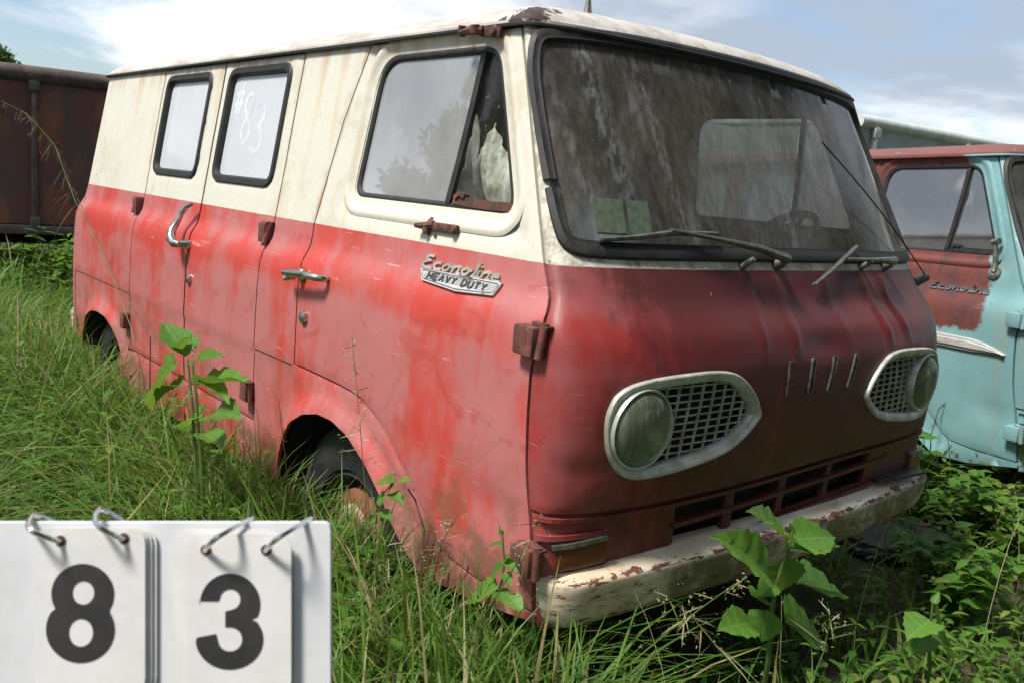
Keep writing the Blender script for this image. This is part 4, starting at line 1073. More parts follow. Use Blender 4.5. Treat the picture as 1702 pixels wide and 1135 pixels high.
# ------------------------------------------------------------------ number board on a stake near the camera
def number_board():
    root = empty('number_board'); D = .62; k = D / FPX
    M4 = Matrix.Translation((0, 0, H)) @ RM.to_4x4() @ Matrix.Translation((0, 0, -D))
    def P(px, py, o=0.0): return M4 @ Vector(((px - 851) * k, -(py - 567.5) * k, o))
    def plate(name, x0, y0, x1, y1, o, th, r, mat, par, tilt=0.0):
        q = rounded([(x0, y0), (x1, y0), (x1, y1), (x0, y1)], r, 4); n = len(q)
        v = [P(a, b + 0, o + th + tilt * (b - y0)) for a, b in q] + [P(a, b, o + tilt * (b - y0)) for a, b in q]
        f = [tuple(range(n))[::-1], tuple(range(n, 2 * n))] + [(i, (i + 1) % n, n + (i + 1) % n, n + i) for i in range(n)]
        return obj(name, v, f, mat, par)
    plate('backing_board', -285, 871, 546, 1275, -.012, .006, 14, 'board', root)
    def ell(cx, cy, rx, ry, a0, a1, n=40): return [(cx + rx * math.cos(rad(a)), cy + ry * math.sin(rad(a))) for a in np.linspace(a0, a1, n)]
    def flat(par, outer, holes, o):
        loops = [np.array(outer)] + [np.array(h) for h in holes]
        fm = lambda u, v: np.array([tuple(P(a, b, o)) for a, b in zip(np.atleast_1d(u), np.atleast_1d(v))])
        return loops, fm
    groups = [(60, 243, 876, 1150, '8', ((103, 897), (208, 893)), ((38, 862), (150, 851))), (312, 485, 882, 1150, '3', ((344, 912), (444, 912)), ((410, 868), (510, 868))), (-215, -32, 872, 1150, '1', ((-172, 895), (-68, 893)), ((-230, 862), (-128, 851)))]
    for x0, x1, y0, y1, dg, holes_, tops in groups:
        lean = -2 if dg == '8' else 0
        for j, (dx, dy) in enumerate(((14, 4), (8, 2), (3, 0), (0, 0)) if dg != '3' else ((-28, -2), (-18, 0), (-8, 2), (0, 4))):
            plate('card', x0 + dx, y0 + dy, x1 + dx, y1 + dy, -.004 + j * .0018, .0005, 26, 'card', root)
        o = -.004 + 3 * .0018 + .0009
        # digits
        if dg == '8':
            # outline of two joined bowls
            up = ell(140, 985, 52, 50, 140, 400, 50); dn = ell(136, 1044, 57, 55, -42, 222, 50)
            up = [p for p in up if p[1] < 1013]; dn = [p for p in dn if p[1] > 1013]
            outer = up + dn
            loops = [np.array(outer), np.array(ell(141, 983, 18, 19.5, 0, 352, 36)), np.array(ell(137, 1049, 20, 23, 0, 352, 36))]
        elif dg == '3':
            def S(pts, wd):
                p = np.array(pts); t = np.gradient(p, axis=0); t /= np.linalg.norm(t, axis=1)[:, None]; nn = np.stack([-t[:, 1], t[:, 0]], 1); return np.concatenate([p + nn * wd / 2, (p - nn * wd / 2)[::-1]])
            outer = ell(384, 1002, 50, 51, 180, 384, 50)              # over the top from the left terminal
            outer = [(332, 997)] + [p for p in outer if not (p[0] < 333)] 
            outer += [(419, 1028)] + ell(383, 1060, 56, 50, -36, 176, 50) + [(329, 1057), (361, 1051)]
            inner = ell(384, 1060, 20, 20, 165, -90, 26) + [(376, 1040), (376, 1014)] + ell(384, 994, 17, 17, 80, -180, 26) + [(364, 997)]
            loops = [np.array(outer + inner)]
        else:
            loops = [np.array([(-130, 945), (-108, 945), (-108, 1092), (-138, 1092), (-138, 985), (-160, 985), (-160, 968)])]
        fm = lambda u, v, o=o: np.array([tuple(P(a, b, o)) for a, b in zip(np.atleast_1d(u), np.atleast_1d(v))])
        d = patch_px('digit', loops[0], loops[1:], fm, 'ink', root)
        for (hx, hy), (tx, ty) in zip(holes_, tops):
            mb = MB(); pts = []
            for a in np.linspace(0, 1, 15):
                pts.append(P(hx + (tx - hx) * a, hy + (ty - hy) * a - 8 * math.sin(a * math.pi), .0035 + .020 * math.sin(math.pi * min(1, a * 1.0)) - .016 * a))
            pts += [P(tx + (hx - tx) * a, ty + (hy - ty) * a, -.014 - .006 * math.sin(math.pi * a)) for a in (.15, .5, 1.0)]
            mb.tube(pts, .0019, 8); mb.build('binder_ring', 'steel', root)
            mb = MB(); mb.tube([P(hx, hy, .0018), P(hx, hy, .0026)], .0038, 12); mb.build('punched_hole', 'rust', root)
    b = P(130, 1265, -.014); g0 = Vector((b.x, b.y, 0)); up = (RM @ Vector((0, 1, 0)))
    mb = MB(); mb.tube([P(130, 900, -.022), b + Vector((0, 0, 0)) - Vector((0, 0, .0)), Vector((b.x, b.y, .3)), Vector((b.x, b.y, -.12))], .009, 8); mb.build('stake', 'wood', root)
    tag(root, 'white flip board showing the number 83 in black digits', 'number board')
def patch_px(name, outer, holes, fm, mat, par):
    loops = [np.asarray(outer, float)] + [np.asarray(h, float) for h in holes]
    B = np.concatenate(loops); edges = []; o = 0
    for l in loops:
        n = len(l); edges += [(o + i, o + (i + 1) % n) for i in range(n)]; o += n
    vv, _, ff, _, _, _ = delaunay_2d_cdt([Vector(map(float, p)) for p in B], edges, [], 0, 1e-4)
    Pn = np.array([tuple(v) for v in vv]); T = np.array([f for f in ff if len(f) == 3]); c = Pn[T].mean(1); ok = inpoly(c, loops[0])
    for h in loops[1:]: ok &= ~inpoly(c, h)
    return obj(name, fm(Pn[:, 0], Pn[:, 1]), T[ok][:, ::-1], mat, par)
number_board()

# ------------------------------------------------------------------ vegetation builders
def big_mesh(name, V, F, mat, parent=None, smooth=True):
    """V (n,3), F (m,k) arrays of one face size"""
    me = bpy.data.meshes.new(name); n, m, k = len(V), len(F), F.shape[1]
    me.vertices.add(n); me.vertices.foreach_set('co', V.astype(np.float32).ravel())
    me.loops.add(m * k); me.loops.foreach_set('vertex_index', F.astype(np.int32).ravel())
    me.polygons.add(m); me.polygons.foreach_set('loop_start', np.arange(0, m * k, k, dtype=np.int32))
    me.polygons.foreach_set('use_smooth', np.full(m, smooth)); me.update(calc_edges=True); me.validate()
    me.materials.append(M[mat]); return link(bpy.data.objects.new(name, me), parent)
def blades_geo(root, h, w, lean, az, seg=5, twist=.6, droop=1.0):
    N = len(root); s = np.linspace(0, 1, seg + 1)
    d = np.stack([np.cos(az), np.sin(az), 0 * az], 1)
    tw = az + math.pi / 2 + rng.normal(0, twist, N); sd = np.stack([np.cos(tw), np.sin(tw), 0 * az], 1)
    V = np.zeros((N, seg + 1, 2, 3))
    for i, a in enumerate(s):
        hor = lean * h * a ** 2.1; ver = h * (a - droop * .42 * lean * a ** 3)
        c = root + d * hor[:, None]; c[:, 2] += ver
        ww = w * (.75 + .5 * a) * (1 - a ** 2.2) + .0004
        V[:, i, 0] = c - sd * ww[:, None] / 2; V[:, i, 1] = c + sd * ww[:, None] / 2
    V = V.reshape(N, -1, 3); k = 2 * (seg + 1)
    q = np.array([(2 * i, 2 * i + 1, 2 * i + 3, 2 * i + 2) for i in range(seg)])
    F = (q[None] + (np.arange(N) * k)[:, None, None]).reshape(-1, 4)
    return V.reshape(-1, 3), F
def leaves_geo(base, dirv, up, L, Wd, droop=.3, fold=.25, seg=4, shape=1.0):
    """leaf blades: base (N,3), unit direction, up hint, length, width"""
    N = len(base); sd = np.cross(dirv, up); sd /= np.linalg.norm(sd, axis=1)[:, None] + 1e-9; nn = np.cross(sd, dirv)
    s = np.linspace(0, 1, seg + 1); V = np.zeros((N, seg + 1, 3, 3))
    for i, a in enumerate(s):
        wv = Wd * (math.sin(math.pi * min(1, a ** .75)) ** shape) * .5 if 0 < a < 1 else Wd * .02
        c = base + dirv * (L * a)[:, None] - nn * 0 + np.array([0, 0, -1.0]) * (droop * L * a * a)[:, None]
        f = fold * (wv if np.ndim(wv) else np.full(N, wv))
        wv = wv if np.ndim(wv) else np.full(N, wv)
        V[:, i, 0] = c - sd * wv[:, None] + nn * f[:, None]; V[:, i, 1] = c; V[:, i, 2] = c + sd * wv[:, None] + nn * f[:, None]
    k = 3 * (seg + 1); q = []
    for i in range(seg):
        for j in (0, 1): q.append((3 * i + j, 3 * i + j + 1, 3 * i + j + 4, 3 * i + j + 3))
    F = (np.array(q)[None] + (np.arange(N) * k)[:, None, None]).reshape(-1, 4)
    return V.reshape(-1, 3), F
def join_geo(parts):
    V = []; F = []; o = 0
    for v, f in parts: V.append(v); F.append(f + o); o += len(v)
    return np.concatenate(V), np.concatenate(F)
def unit(v): return v / (np.linalg.norm(v, axis=-1, keepdims=True) + 1e-9)
MATC = at_z(1497, 880, .10)
def under(p, m=0.0):
    v = np.array([MATC.x, MATC.y]); u_ = -v / np.linalg.norm(v); q = p[:, :2] - v; al = np.clip(q @ u_, 0, .25); dm = (np.linalg.norm(q - al[:, None] * u_, axis=1) < .24) & (rng.uniform(0, 1, len(p)) < .62)
    x = p[:, 0] + 2.2; y = p[:, 1] - 2.18; a = (x > -2.85) & (x < .80) & (np.abs(y) < .80 - m)
    c, s = math.cos(-.2692), math.sin(-.2692); dx = p[:, 0] + 1.9393; dy = p[:, 1] - 5.2057
    x2 = c * dx + s * dy; y2 = -s * dx + c * dy
    return dm | a | ((x2 > -2.9) & (x2 < .8) & (np.abs(y2) < .8))
def wedge(n, r0, r1, a0=92, a1=186, power=1.0):
    r = np.sqrt(rng.uniform(r0 ** 2, r1 ** 2, n)) if power == 1 else r0 + (r1 - r0) * rng.uniform(0, 1, n) ** power
    a = np.radians(rng.uniform(a0, a1, n)); return np.stack([r * np.cos(a), r * np.sin(a), np.zeros(n)], 1)
def zoneB(p): return ss(.9, 1.7, p[:, 1]) * ss(-1.9, -1.2, p[:, 0])   # 1 = shaded weedy side in front of the nose
# clumpiness field
_cl = rng.uniform(-12, 6, (260, 2)) * np.array([1, 1]); _ca = rng.uniform(0, 1, 260)
def clump(p):
    out = np.empty(len(p))
    for k in range(0, len(p), 4000):
        d = ((p[k:k + 4000, None, :2] - _cl[None]) ** 2).sum(2); out[k:k + 4000] = _ca[np.argmin(d, 1)]
    return out
def grass():
    parts = []
    for (n, r0, r1, hb, wb) in ((13000, 1.25, 3.2, .33, .0095), (21000, 3.2, 6.5, .33, .0115), (18000, 6.5, 13, .34, .015), (7000, 13, 26, .40, .022)):
        p = wedge(n, r0, r1); b = zoneB(p); keep = (rng.uniform(0, 1, n) > b * .72) & ~under(p, .06)
        p = p[keep]; n = len(p); c = clump(p); b = b[keep]
        h = hb * (1.15 - .15 * b) * (.50 + .85 * c) * rng.lognormal(0, .28, n) * (1 - .35 * b)
        az = rng.uniform(0, 2 * math.pi, n) * .55 + c * 9 + rng.normal(0, .5, n)
        parts.append(blades_geo(p, h, wb * np.exp(rng.normal(-.15, .5, n)), rng.uniform(.15, 1.25, n), az))
    # long arching blades along the flank and in the foreground
    xs = rng.uniform(-7.2, -.95, 4200); p = np.stack([xs, 1.26 - np.abs(rng.normal(0, .25, 4200)), 0 * xs], 1)
    parts.append(blades_geo(p, rng.uniform(.34, .74, 4200), rng.uniform(.006, .012, 4200), rng.uniform(.3, 1.2, 4200), rng.uniform(0, 6.28, 4200), 7))
    p = np.array([at_z(px, py, 0) for px, py in zip(rng.uniform(540, 900, 420), rng.uniform(1040, 1330, 420))]); p = p[~under(p)]; n = len(p)
    parts.append(blades_geo(p, rng.uniform(.35, .68, n), rng.uniform(.007, .013, n), rng.uniform(.3, 1.1, n), rng.uniform(0, 6.28, n), 8))
    for cx, cy, sx, sy, n in ((-2.35, 1.12, .40, .10, 1500), (-4.55, 1.12, .55, .10, 1100), (-1.25, 1.12, .25, .10, 400)):
        p = np.stack([rng.normal(cx, sx, n), np.minimum(rng.normal(cy, sy, n), 1.25), np.zeros(n)], 1)
        parts.append(blades_geo(p, rng.uniform(.36, .70, n), rng.uniform(.007, .016, n), rng.uniform(.2, 1.1, n), rng.uniform(0, 6.28, n), 7))
    V, F = join_geo(parts)
    o = big_mesh('grass', V, F, 'grass'); tag(o, 'long uncut green grass growing round the vehicles', 'grass', kind='stuff')
    # thin seed heads standing over the grass
    n = 1500; p = wedge(n, 1.4, 8); p = p[(rng.uniform(0, 1, n) > zoneB(p) * .6) & ~under(p)]; n = len(p)
    h = rng.uniform(.35, .70, n); az = rng.uniform(0, 6.28, n); lean = rng.uniform(.1, .6, n)
    parts = [blades_geo(p, h, np.full(n, .0022), lean, az, 6)]
    k = 26; a = rng.uniform(.55, 1.0, (n, k)); d = np.stack([np.cos(az), np.sin(az), 0 * az], 1)
    c = p[:, None] + d[:, None] * (lean * h)[:, None, None] * (a ** 2.1)[..., None]; c[..., 2] += h[:, None] * (a - .42 * lean[:, None] * a ** 3)
    rr = (.085 * (1.1 - a))[..., None] * rng.normal(0, 1, (n, k, 3)) * np.array([1, 1, .5]); c = (c + rr).reshape(-1, 3)
    dv = unit(rng.normal(0, 1, c.shape) + np.array([0, 0, .4])); m = len(c)
    parts.append(leaves_geo(c, dv, unit(rng.normal(0, 1, c.shape)), rng.uniform(.004, .009, m), np.full(m, .0024), .2, .2, 2))
    V, F = join_geo(parts); o = big_mesh('seed_heads', V, F, 'seed'); tag(o, 'fine pale seed heads of grass scattered over the field', 'seed heads', kind='stuff')
grass()
def cover(name, n, r0, r1, hb, Lf, label, sel, mat='weed', per=8, wr=.38):
    p = wedge(n, r0, r1, 88, 180); p = p[sel(p) & ~under(p, .0)]; n = len(p)
    h = hb * rng.lognormal(0, .35, n); az = rng.uniform(0, 6.28, n); lean = rng.uniform(.1, .8, n)
    parts = [blades_geo(p, h, np.full(n, .004), lean, az, 4)]
    a = np.linspace(.25, 1, per)[None] + rng.normal(0, .04, (n, per)); a = np.clip(a, .1, 1)
    d = np.stack([np.cos(az), np.sin(az), 0 * az], 1)
    c = p[:, None] + d[:, None] * (lean * h)[:, None, None] * (a ** 2.1)[..., None]; c[..., 2] += h[:, None] * (a - .42 * lean[:, None] * a ** 3)
    th = (np.arange(per)[None] * 2.4 + rng.uniform(0, 6.28, (n, 1)) + rng.normal(0, .3, (n, per)))
    dv = unit(np.stack([np.cos(th), np.sin(th), rng.uniform(.0, .6, (n, per))], -1)); m = n * per
    L = (Lf * rng.uniform(.5, 1.3, (n, per)) * (1.1 - .5 * a)).ravel()
    parts.append(leaves_geo(c.reshape(-1, 3), dv.reshape(-1, 3), np.tile([[0, 0, 1.0]], (m, 1)), L, L * wr * rng.uniform(.8, 1.2, m), .35, .22, 4))
    V, F = join_geo(parts); o = big_mesh(name, V, F, mat); return tag(o, label, 'weeds', kind='stuff')
cover('weed_cover', 3600, 1.2, 6.5, .17, .075, 'low leafy weeds covering the shaded ground before the nose', lambda p: rng.uniform(0, 1, len(p)) < zoneB(p))
cover('flank_weeds', 9000, 1.5, 6.8, .34, .085, 'taller leafy weeds along the flank of the red van', lambda p: (p[:, 1] > .75) & (p[:, 1] < 1.28) & (p[:, 0] < -1.0), per=9, wr=.36)
cover('weed_patch', 2600, 1.2, 9, .24, .065, 'small leafy weeds mixed into the grass', lambda p: (rng.uniform(0, 1, len(p)) > zoneB(p)), per=7)

LEAF = {}
def leaf_mesh(kind):
    if kind in LEAF: return LEAF[kind]
    sg, cut, cup = {'a': (9, .0, .30), 'b': (9, .0, -.10), 'c': (9, .0, .10)}[kind]
    v = []; f = []; n = 12
    for i in range(n + 1):
        a = i / n; w = 1.36 * a ** .5 * (1 - a) ** 1.15 if 0 < i < n else .006
        w *= (1 + .05 * (-1) ** i); z = cup * (a * a) * .35 - .12 * a ** 2.2
        for j, s in enumerate((-1, -.5, 0, .5, 1)): v.append((a, s * w, z + .20 * abs(s) * w + .02 * math.sin(a * 26 + j)* (abs(s) > .4)))
    for i in range(n):
        for j in range(4): f.append((5 * i + j, 5 * i + 5 + j, 5 * i + 6 + j, 5 * i + 1 + j))
    me = bpy.data.meshes.new('leaf_' + kind); me.from_pydata(v, [], f); me.polygons.foreach_set('use_smooth', [True] * len(f)); me.materials.append(M['bigleaf']); me.update()
    LEAF[kind] = me; return me
def put_leaf(par, b, t, w, kind='a', roll=0.0):
    d = t - b; L = d.length; x = d.normalized(); up = Vector((0, 0, .75)) + (Vector((0, 0, H)) - b).normalized() * .8
    y = up.cross(x).normalized(); z = x.cross(y); m = Matrix((x * L, y * w, z * L)).transposed()
    m = Matrix.Rotation(roll, 3, x) @ m
    o = bpy.data.objects.new('leaf', leaf_mesh(kind)); COL.objects.link(o); o.parent = par
    o.matrix_world = Matrix.Translation(b) @ m.to_4x4(); o.matrix_parent_inverse = Matrix(); o.matrix_basis = Matrix.Translation(b - par.location) @ m.to_4x4(); return o
def plant(name, stems, leaves, place, label, cat, r=.005, stemmat='stem', seed=0):
    rs = random.Random(seed)
    pts = [[place(*p) for p in s] for s in stems]; base = pts[0][0].copy(); base.z = 0
    root = empty(name, base); mb = MB()
    for s in pts:
        s = [Vector((s[0].x + rs.uniform(-.02, .02), s[0].y + rs.uniform(-.02, .02), -.01))] + s
        mb.tube([p - base for p in s], [r * (1.2 - .6 * i / len(s)) for i in range(len(s))], 6)
    mb.build('stem', stemmat, root)
    for i, (a, b, c, d, w) in enumerate(leaves):
        P0 = place(a, b); P1 = place(c, d); L2 = math.hypot(c - a, d - b); k = (P1 - P0).length / max(1, L2)
        v = ray(c, d).normalized(); P1 = P1 + v * rs.uniform(-.5, .25) * (P1 - P0).length * .6
        put_leaf(root, P0, P1, w * k * 1.0, 'abc'[i % 3], rs.uniform(-.25, .25))
    return tag(root, label, cat)
plant('broadleaf_weed', [[(1278, 1090), (1284, 1010), (1290, 975), (1305, 925), (1318, 880)]],
      [(1306, 894, 1243, 846, 40), (1274, 952, 1206, 882, 54), (1318, 898, 1394, 888, 38), (1307, 914, 1396, 906, 26), (1303, 925, 1303, 989, 58), (1326, 970, 1412, 981, 42), (1247, 1034, 1192, 1046, 38), (1276, 1013, 1264, 1069, 60), (1307, 1034, 1373, 1055, 50), (1287, 968, 1258, 990, 30), (1316, 888, 1314, 868, 10), (1250, 990, 1284, 1000, 26)],
      lambda a, b: at_x(a, b, -.98), 'broad leaved weed standing in front of the white bumper', 'weed', .006, seed=3)
plant('broadleaf_weed', [[(326, 790), (324, 740), (318, 660), (312, 598)], [(336, 790), (332, 740), (326, 660), (320, 606)]],
      [(310, 591, 271, 535, 36), (294, 606, 231, 673, 34), (321, 604, 367, 584, 16), (328, 639, 416, 630, 20), (340, 634, 381, 657, 16), (303, 639, 254, 658, 16), (300, 583, 317, 556, 20), (352, 690, 392, 680, 26), (335, 690, 300, 705, 22), (338, 720, 372, 742, 24)],
      lambda a, b: at_y(a, b, .98), 'tall broad leaved weed before the cargo doors', 'weed', .0048, seed=5)
plant('broadleaf_weed', [[(1546, 1110), (1544, 1063), (1551, 1000)]], [(1545, 1030, 1507, 1062, 40), (1555, 1026, 1577, 1063, 34), (1552, 1004, 1561, 982, 14), (1545, 1055, 1510, 1090, 34), (1548, 1060, 1590, 1080, 30)],
      lambda a, b: at_x(a, b, -.75), 'small broad leaved weed at the lower right', 'weed', .004, seed=8)
plant('climbing_vine', [[(800, 1040), (820, 1000), (836, 960), (838, 930), (834, 880)]], [(834, 890, 830, 872, 9), (835, 905, 805, 905, 7), (838, 930, 860, 950, 16), (836, 940, 815, 960, 18), (838, 950, 850, 975, 20), (828, 975, 770, 1000, 30), (826, 980, 850, 1008, 30), (815, 1000, 790, 1018, 28), (845, 990, 870, 1015, 28), (838, 935, 850, 918, 12)],
      lambda a, b: at_y(a, b, 1.20), 'thin green vine climbing before the lower door hinge', 'vine', .003, seed=11)
plant('weed_sapling', [[(1522, 800), (1520, 772), (1519, 690)]], [(1519, 705, 1512, 690, 16), (1520, 712, 1530, 694, 14), (1520, 735, 1503, 742, 22), (1520, 745, 1548, 752, 26), (1520, 728, 1555, 715, 24), (1518, 750, 1500, 760, 24), (1521, 758, 1560, 770, 26), (1520, 770, 1575, 790, 28), (1519, 695, 1516, 680, 10)],
      lambda a, b: at_x(a, b, -1.75), 'leafy sapling at the far corner of the nose', 'weed', .005, seed=13)
plant('trailing_weed', [[(640, 900), (625, 870), (628, 830), (655, 800)]], [(655, 800, 622, 803, 14), (655, 805, 640, 822, 18), (660, 802, 682, 796, 14), (640, 825, 625, 835, 16), (650, 820, 672, 835, 16), (632, 850, 650, 862, 16), (626, 865, 608, 872, 16)],
      lambda a, b: at_y(a, b, 1.16), 'small trailing weed hanging over the front wheel arch', 'weed', .0025, seed=17)

def bush(name, c, rx, ry, h, n, L, wr, label, cat, mat='weed', shape=1.0, seed=1):
    r = np.random.default_rng(seed); root = empty(name, (c[0], c[1], 0)); mb = MB(); k = 9; tips = []
    for i in range(k):
        a = r.uniform(0, 6.28); q = r.uniform(.3, 1) ** .5; e = Vector((rx * q * math.cos(a), ry * q * math.sin(a), h * r.uniform(.6, 1)))
        pts = [Vector((e.x * .15 * s + e.x * .85 * s * s, e.y * .15 * s + e.y * .85 * s * s, e.z * s)) for s in (0, .35, .7, 1)]; pts[0].z = -.02; mb.tube(pts, [.007, .006, .004, .002], 5); tips.append(pts)
    mb.build('stem', 'stem', root)
    u = r.uniform(0, 1, n); w = r.integers(0, k, n); P = np.array([[tuple(p) for p in t] for t in tips])
    s = u ** .6 * 3; i = np.clip(s.astype(int), 0, 2); fr = (s - i)[:, None]
    b = P[w, i] * (1 - fr) + P[w, i + 1] * fr + r.normal(0, 1, (n, 3)) * np.array([rx, ry, h]) * .10; b[:, 2] = np.abs(b[:, 2]) + .02
    th = r.uniform(0, 6.28, n); dv = unit(np.stack([np.cos(th), np.sin(th), r.uniform(-.2, .6, n)], 1)); Ls = L * r.uniform(.6, 1.25, n)
    V, F = leaves_geo(b, dv, unit(np.array([[0, 0, 1.0]]) + r.normal(0, .3, (n, 3))), Ls, Ls * wr, .25, .18, 4, shape)
    big_mesh('foliage', V, F, mat, root); return tag(root, label, cat)
c = at_d(85, 440, 7.9); bush('leafy_bush', (c.x, c.y), .32, .32, .62, 420, .12, .45, 'bright green bush against the rusty truck box', 'bush', 'weed', seed=2)
for i, (px, d, rx, h, n, L, wr, sh, lb) in enumerate(((1672, 4.3, .26, .52, 420, .055, .75, .6, 'round leaved shrub beside the turquoise door edge'), (1610, 3.9, .30, .28, 420, .085, .42, 1.0, 'low pointed leaved bush under the turquoise door'), (1710, 3.7, .32, .38, 420, .08, .45, 1.0, 'low bush at the right edge below the round leaved shrub'), (1555, 4.4, .20, .30, 300, .06, .6, .7, 'small bush between the two vans'), (1640, 3.1, .30, .30, 380, .085, .42, 1.0, 'low green bush to the right of the dark mat'))):
    c = at_d(px, 700, d); bush('leafy_bush', (c.x, c.y), rx, rx, h, n, L, wr, lb, 'bush', 'weed', sh, 20 + i)

# dry and dead sprigs before the turquoise door
def sprig(name, pl, plane, mat, side, label, cat, r=.003, n=26, sl=.05, seed=1, droop=0.0):
    rs = np.random.default_rng(seed); P = [plane(*p) for p in pl]; base = P[0].copy(); base.z = 0; root = empty(name, base)
    mb = MB(); Q = [Vector((base.x, base.y, -.01))] + P; mb.tube([p - base for p in Q], [r * (1.1 - .8 * i / len(Q)) for i in range(len(Q))], 5); mb.build('stem', mat if side else 'stem', root)
    A = np.array([tuple(p - base) for p in P]); s = np.concatenate([[0], np.cumsum(np.linalg.norm(np.diff(A, axis=0), axis=1))]); s /= s[-1]
    u = rs.uniform(.35, 1, n); b = np.stack([np.interp(u, s, A[:, k]) for k in range(3)], 1)
    dv = unit(rs.normal(0, 1, (n, 3)) * np.array([1, 1, .6]) + np.array([0, 0, -droop])); L = sl * rs.uniform(.4, 1, n) * (1.25 - u)
    tw, tf = blades_geo(b, np.full(n, 1e-4), np.full(n, .001), np.zeros(n), np.zeros(n), 2)
    V1, F1 = leaves_geo(b, dv, unit(rs.normal(0, 1, (n, 3))), L, np.full(n, .0022), .3 * droop, .1, 3)
    m = 4; e = np.repeat(b, m, 0) + np.repeat(dv * L[:, None], m, 0) * rs.uniform(.3, 1.0, (n * m, 1)) + rs.normal(0, .004, (n * m, 3)); 
    d2 = unit(rs.normal(0, 1, (n * m, 3)) + np.array([0, 0, -droop])); V2, F2 = leaves_geo(e, d2, unit(rs.normal(0, 1, (n * m, 3))), np.full(n * m, .007), np.full(n * m, .0026), .1, .2, 2)
    V, F = join_geo([(V1, F1), (V2, F2)]); big_mesh('seed_head', V, F, side or mat, root)['kind'] = 'stuff'; return tag(root, label, cat)
pl2 = lambda a, b: at_d(a, b, 4.15)
sprig('dead_fern', [(1640, 800), (1637, 755), (1634, 715), (1642, 688)], pl2, 'redfern', 'redfern', 'dead rust red fern sprig against the turquoise door', 'fern', .005, 110, .30, 3)
sprig('dry_stalk', [(1545, 770), (1548, 720), (1560, 680), (1572, 668)], pl2, 'dry', 'dry', 'dry brown stalk with curled seed pods by the turquoise door', 'stalk', .003, 14, .07, 4, 1.5)
yl = lambda y: (lambda a, b: at_y(a, b, y))
xl_ = lambda x: (lambda a, b: at_x(a, b, x))
ST = [([(232, 600), (218, 545), (175, 430), (125, 335), (90, 240), (45, 190), (2, 168)], yl(.95), 'purple_seed', 'tall bent grass stalk with drooping reddish seeds by the rusty box', 44, .14, 1.2),
      ([(610, 900), (606, 800), (597, 690), (585, 560)], yl(1.08), 'seed', 'thin upright seed stalk crossing the front door', 22, .09, .2),
      ([(330, 720), (325, 640), (318, 560)], yl(.9), 'seed', 'thin seed stalk beside the tall weed at the cargo doors', 12, .05, .2),
      ([(1230, 1120), (1180, 1060), (1130, 1000), (1090, 985)], xl_(-.9), 'seed', 'seed stalk bending left under the bumper', 20, .15, .4),
      ([(1050, 1100), (1110, 1050), (1200, 985), (1240, 960)], xl_(-.85), 'seed', 'seed stalk leaning right across the bumper', 20, .14, .3),
      ([(700, 1060), (715, 980), (735, 900), (765, 850)], yl(1.12), 'seed', 'seed stalk rising before the front wheel', 18, .13, .3),
      ([(760, 1080), (820, 1000), (880, 900), (895, 850)], yl(1.02), 'seed', 'slanting seed stalk before the lower front door', 16, .13, .3),
      ([(560, 1100), (600, 1000), (640, 930), (690, 880)], yl(.95), 'seed', 'seed stalk beside the number board', 18, .13, .4),
      ([(1350, 1130), (1370, 1080), (1380, 1030), (1375, 1000)], xl_(-.8), 'seed', 'short seed stalk right of the bumper weed', 16, .12, .3),
      ([(1640, 960), (1650, 900), (1665, 850), (1690, 800)], xl_(-1.2), 'seed', 'seed stalk among the bushes at the right', 16, .12, .3)]
for i, (p, pln, sm_, lb, n, sl, dr) in enumerate(ST): sprig('grass_stalk', p, pln, 'stem', sm_, lb, 'grass stalk', .0015, n, sl, 40 + i, dr)
sprig('dry_twig', [(250, 560), (195, 470), (150, 370), (128, 330)], yl(1.16), 'dry', 'dry', 'thin dry twig lying against the rear quarter', 'twig', .0028, 3, .03, 71)
sprig('dry_twig', [(705, 880), (690, 830), (650, 770), (618, 715)], yl(1.19), 'dry', 'dry', 'bare brown twig leaning on the front wheel arch', 'twig', .0030, 4, .04, 72)
sprig('dry_twig', [(478, 800), (472, 740), (466, 690), (464, 668)], yl(1.15), 'dry', 'dry', 'short red twig behind the front wheel arch', 'twig', .0022, 6, .05, 73)

# ------------------------------------------------------------------ dark mat on the weeds
def dark_mat():
    root = empty('rubber_mat', (0, 0, 0)); c = MATC; root.location = (c.x, c.y, 0)
    ax = Vector((.55, .83, 0)); ay = Vector((-.83, .55, 0))
    for k, (z, sc, rt) in enumerate(((.085, 1.0, 0), (.055, 1.08, .12))):
        q = smoothpoly([(-.20, -.15), (.18, -.17), (.25, .02), (.16, .17), (-.16, .18), (-.25, .03)], 48, 2) * sc; v = []; n = len(q)
        for r in (1, .8, .5, .2):
            for a, b in q * r: v.append(tuple(ax * a + ay * b + Vector((0, 0, z + .025 * (1 - r * r) + .012 * math.sin(a * 9 + k)))))
        f = [(i * n + j, i * n + (j + 1) % n, (i + 1) * n + (j + 1) % n, (i + 1) * n + j) for i in range(3) for j in range(n)] + [tuple(3 * n + j for j in range(n))]
        o = len(v); v += [(p[0], p[1], p[2] - .022) for p in v[:n]]; f += [(j, o + j, o + (j + 1) % n, (j + 1) % n) for j in range(n)] + [tuple(o + j for j in range(n))[::-1]]
        obj('mat_layer', v, f, 'mat', root, True, 50)
    mb = MB(); mb.box((0, 0, .015), (.28, .22, .05), None, .01); mb.build('mat_fold', 'mat', root)
    tag(root, 'dark woven folded mat lying in the weeds under the far bumper end', 'mat')
dark_mat()

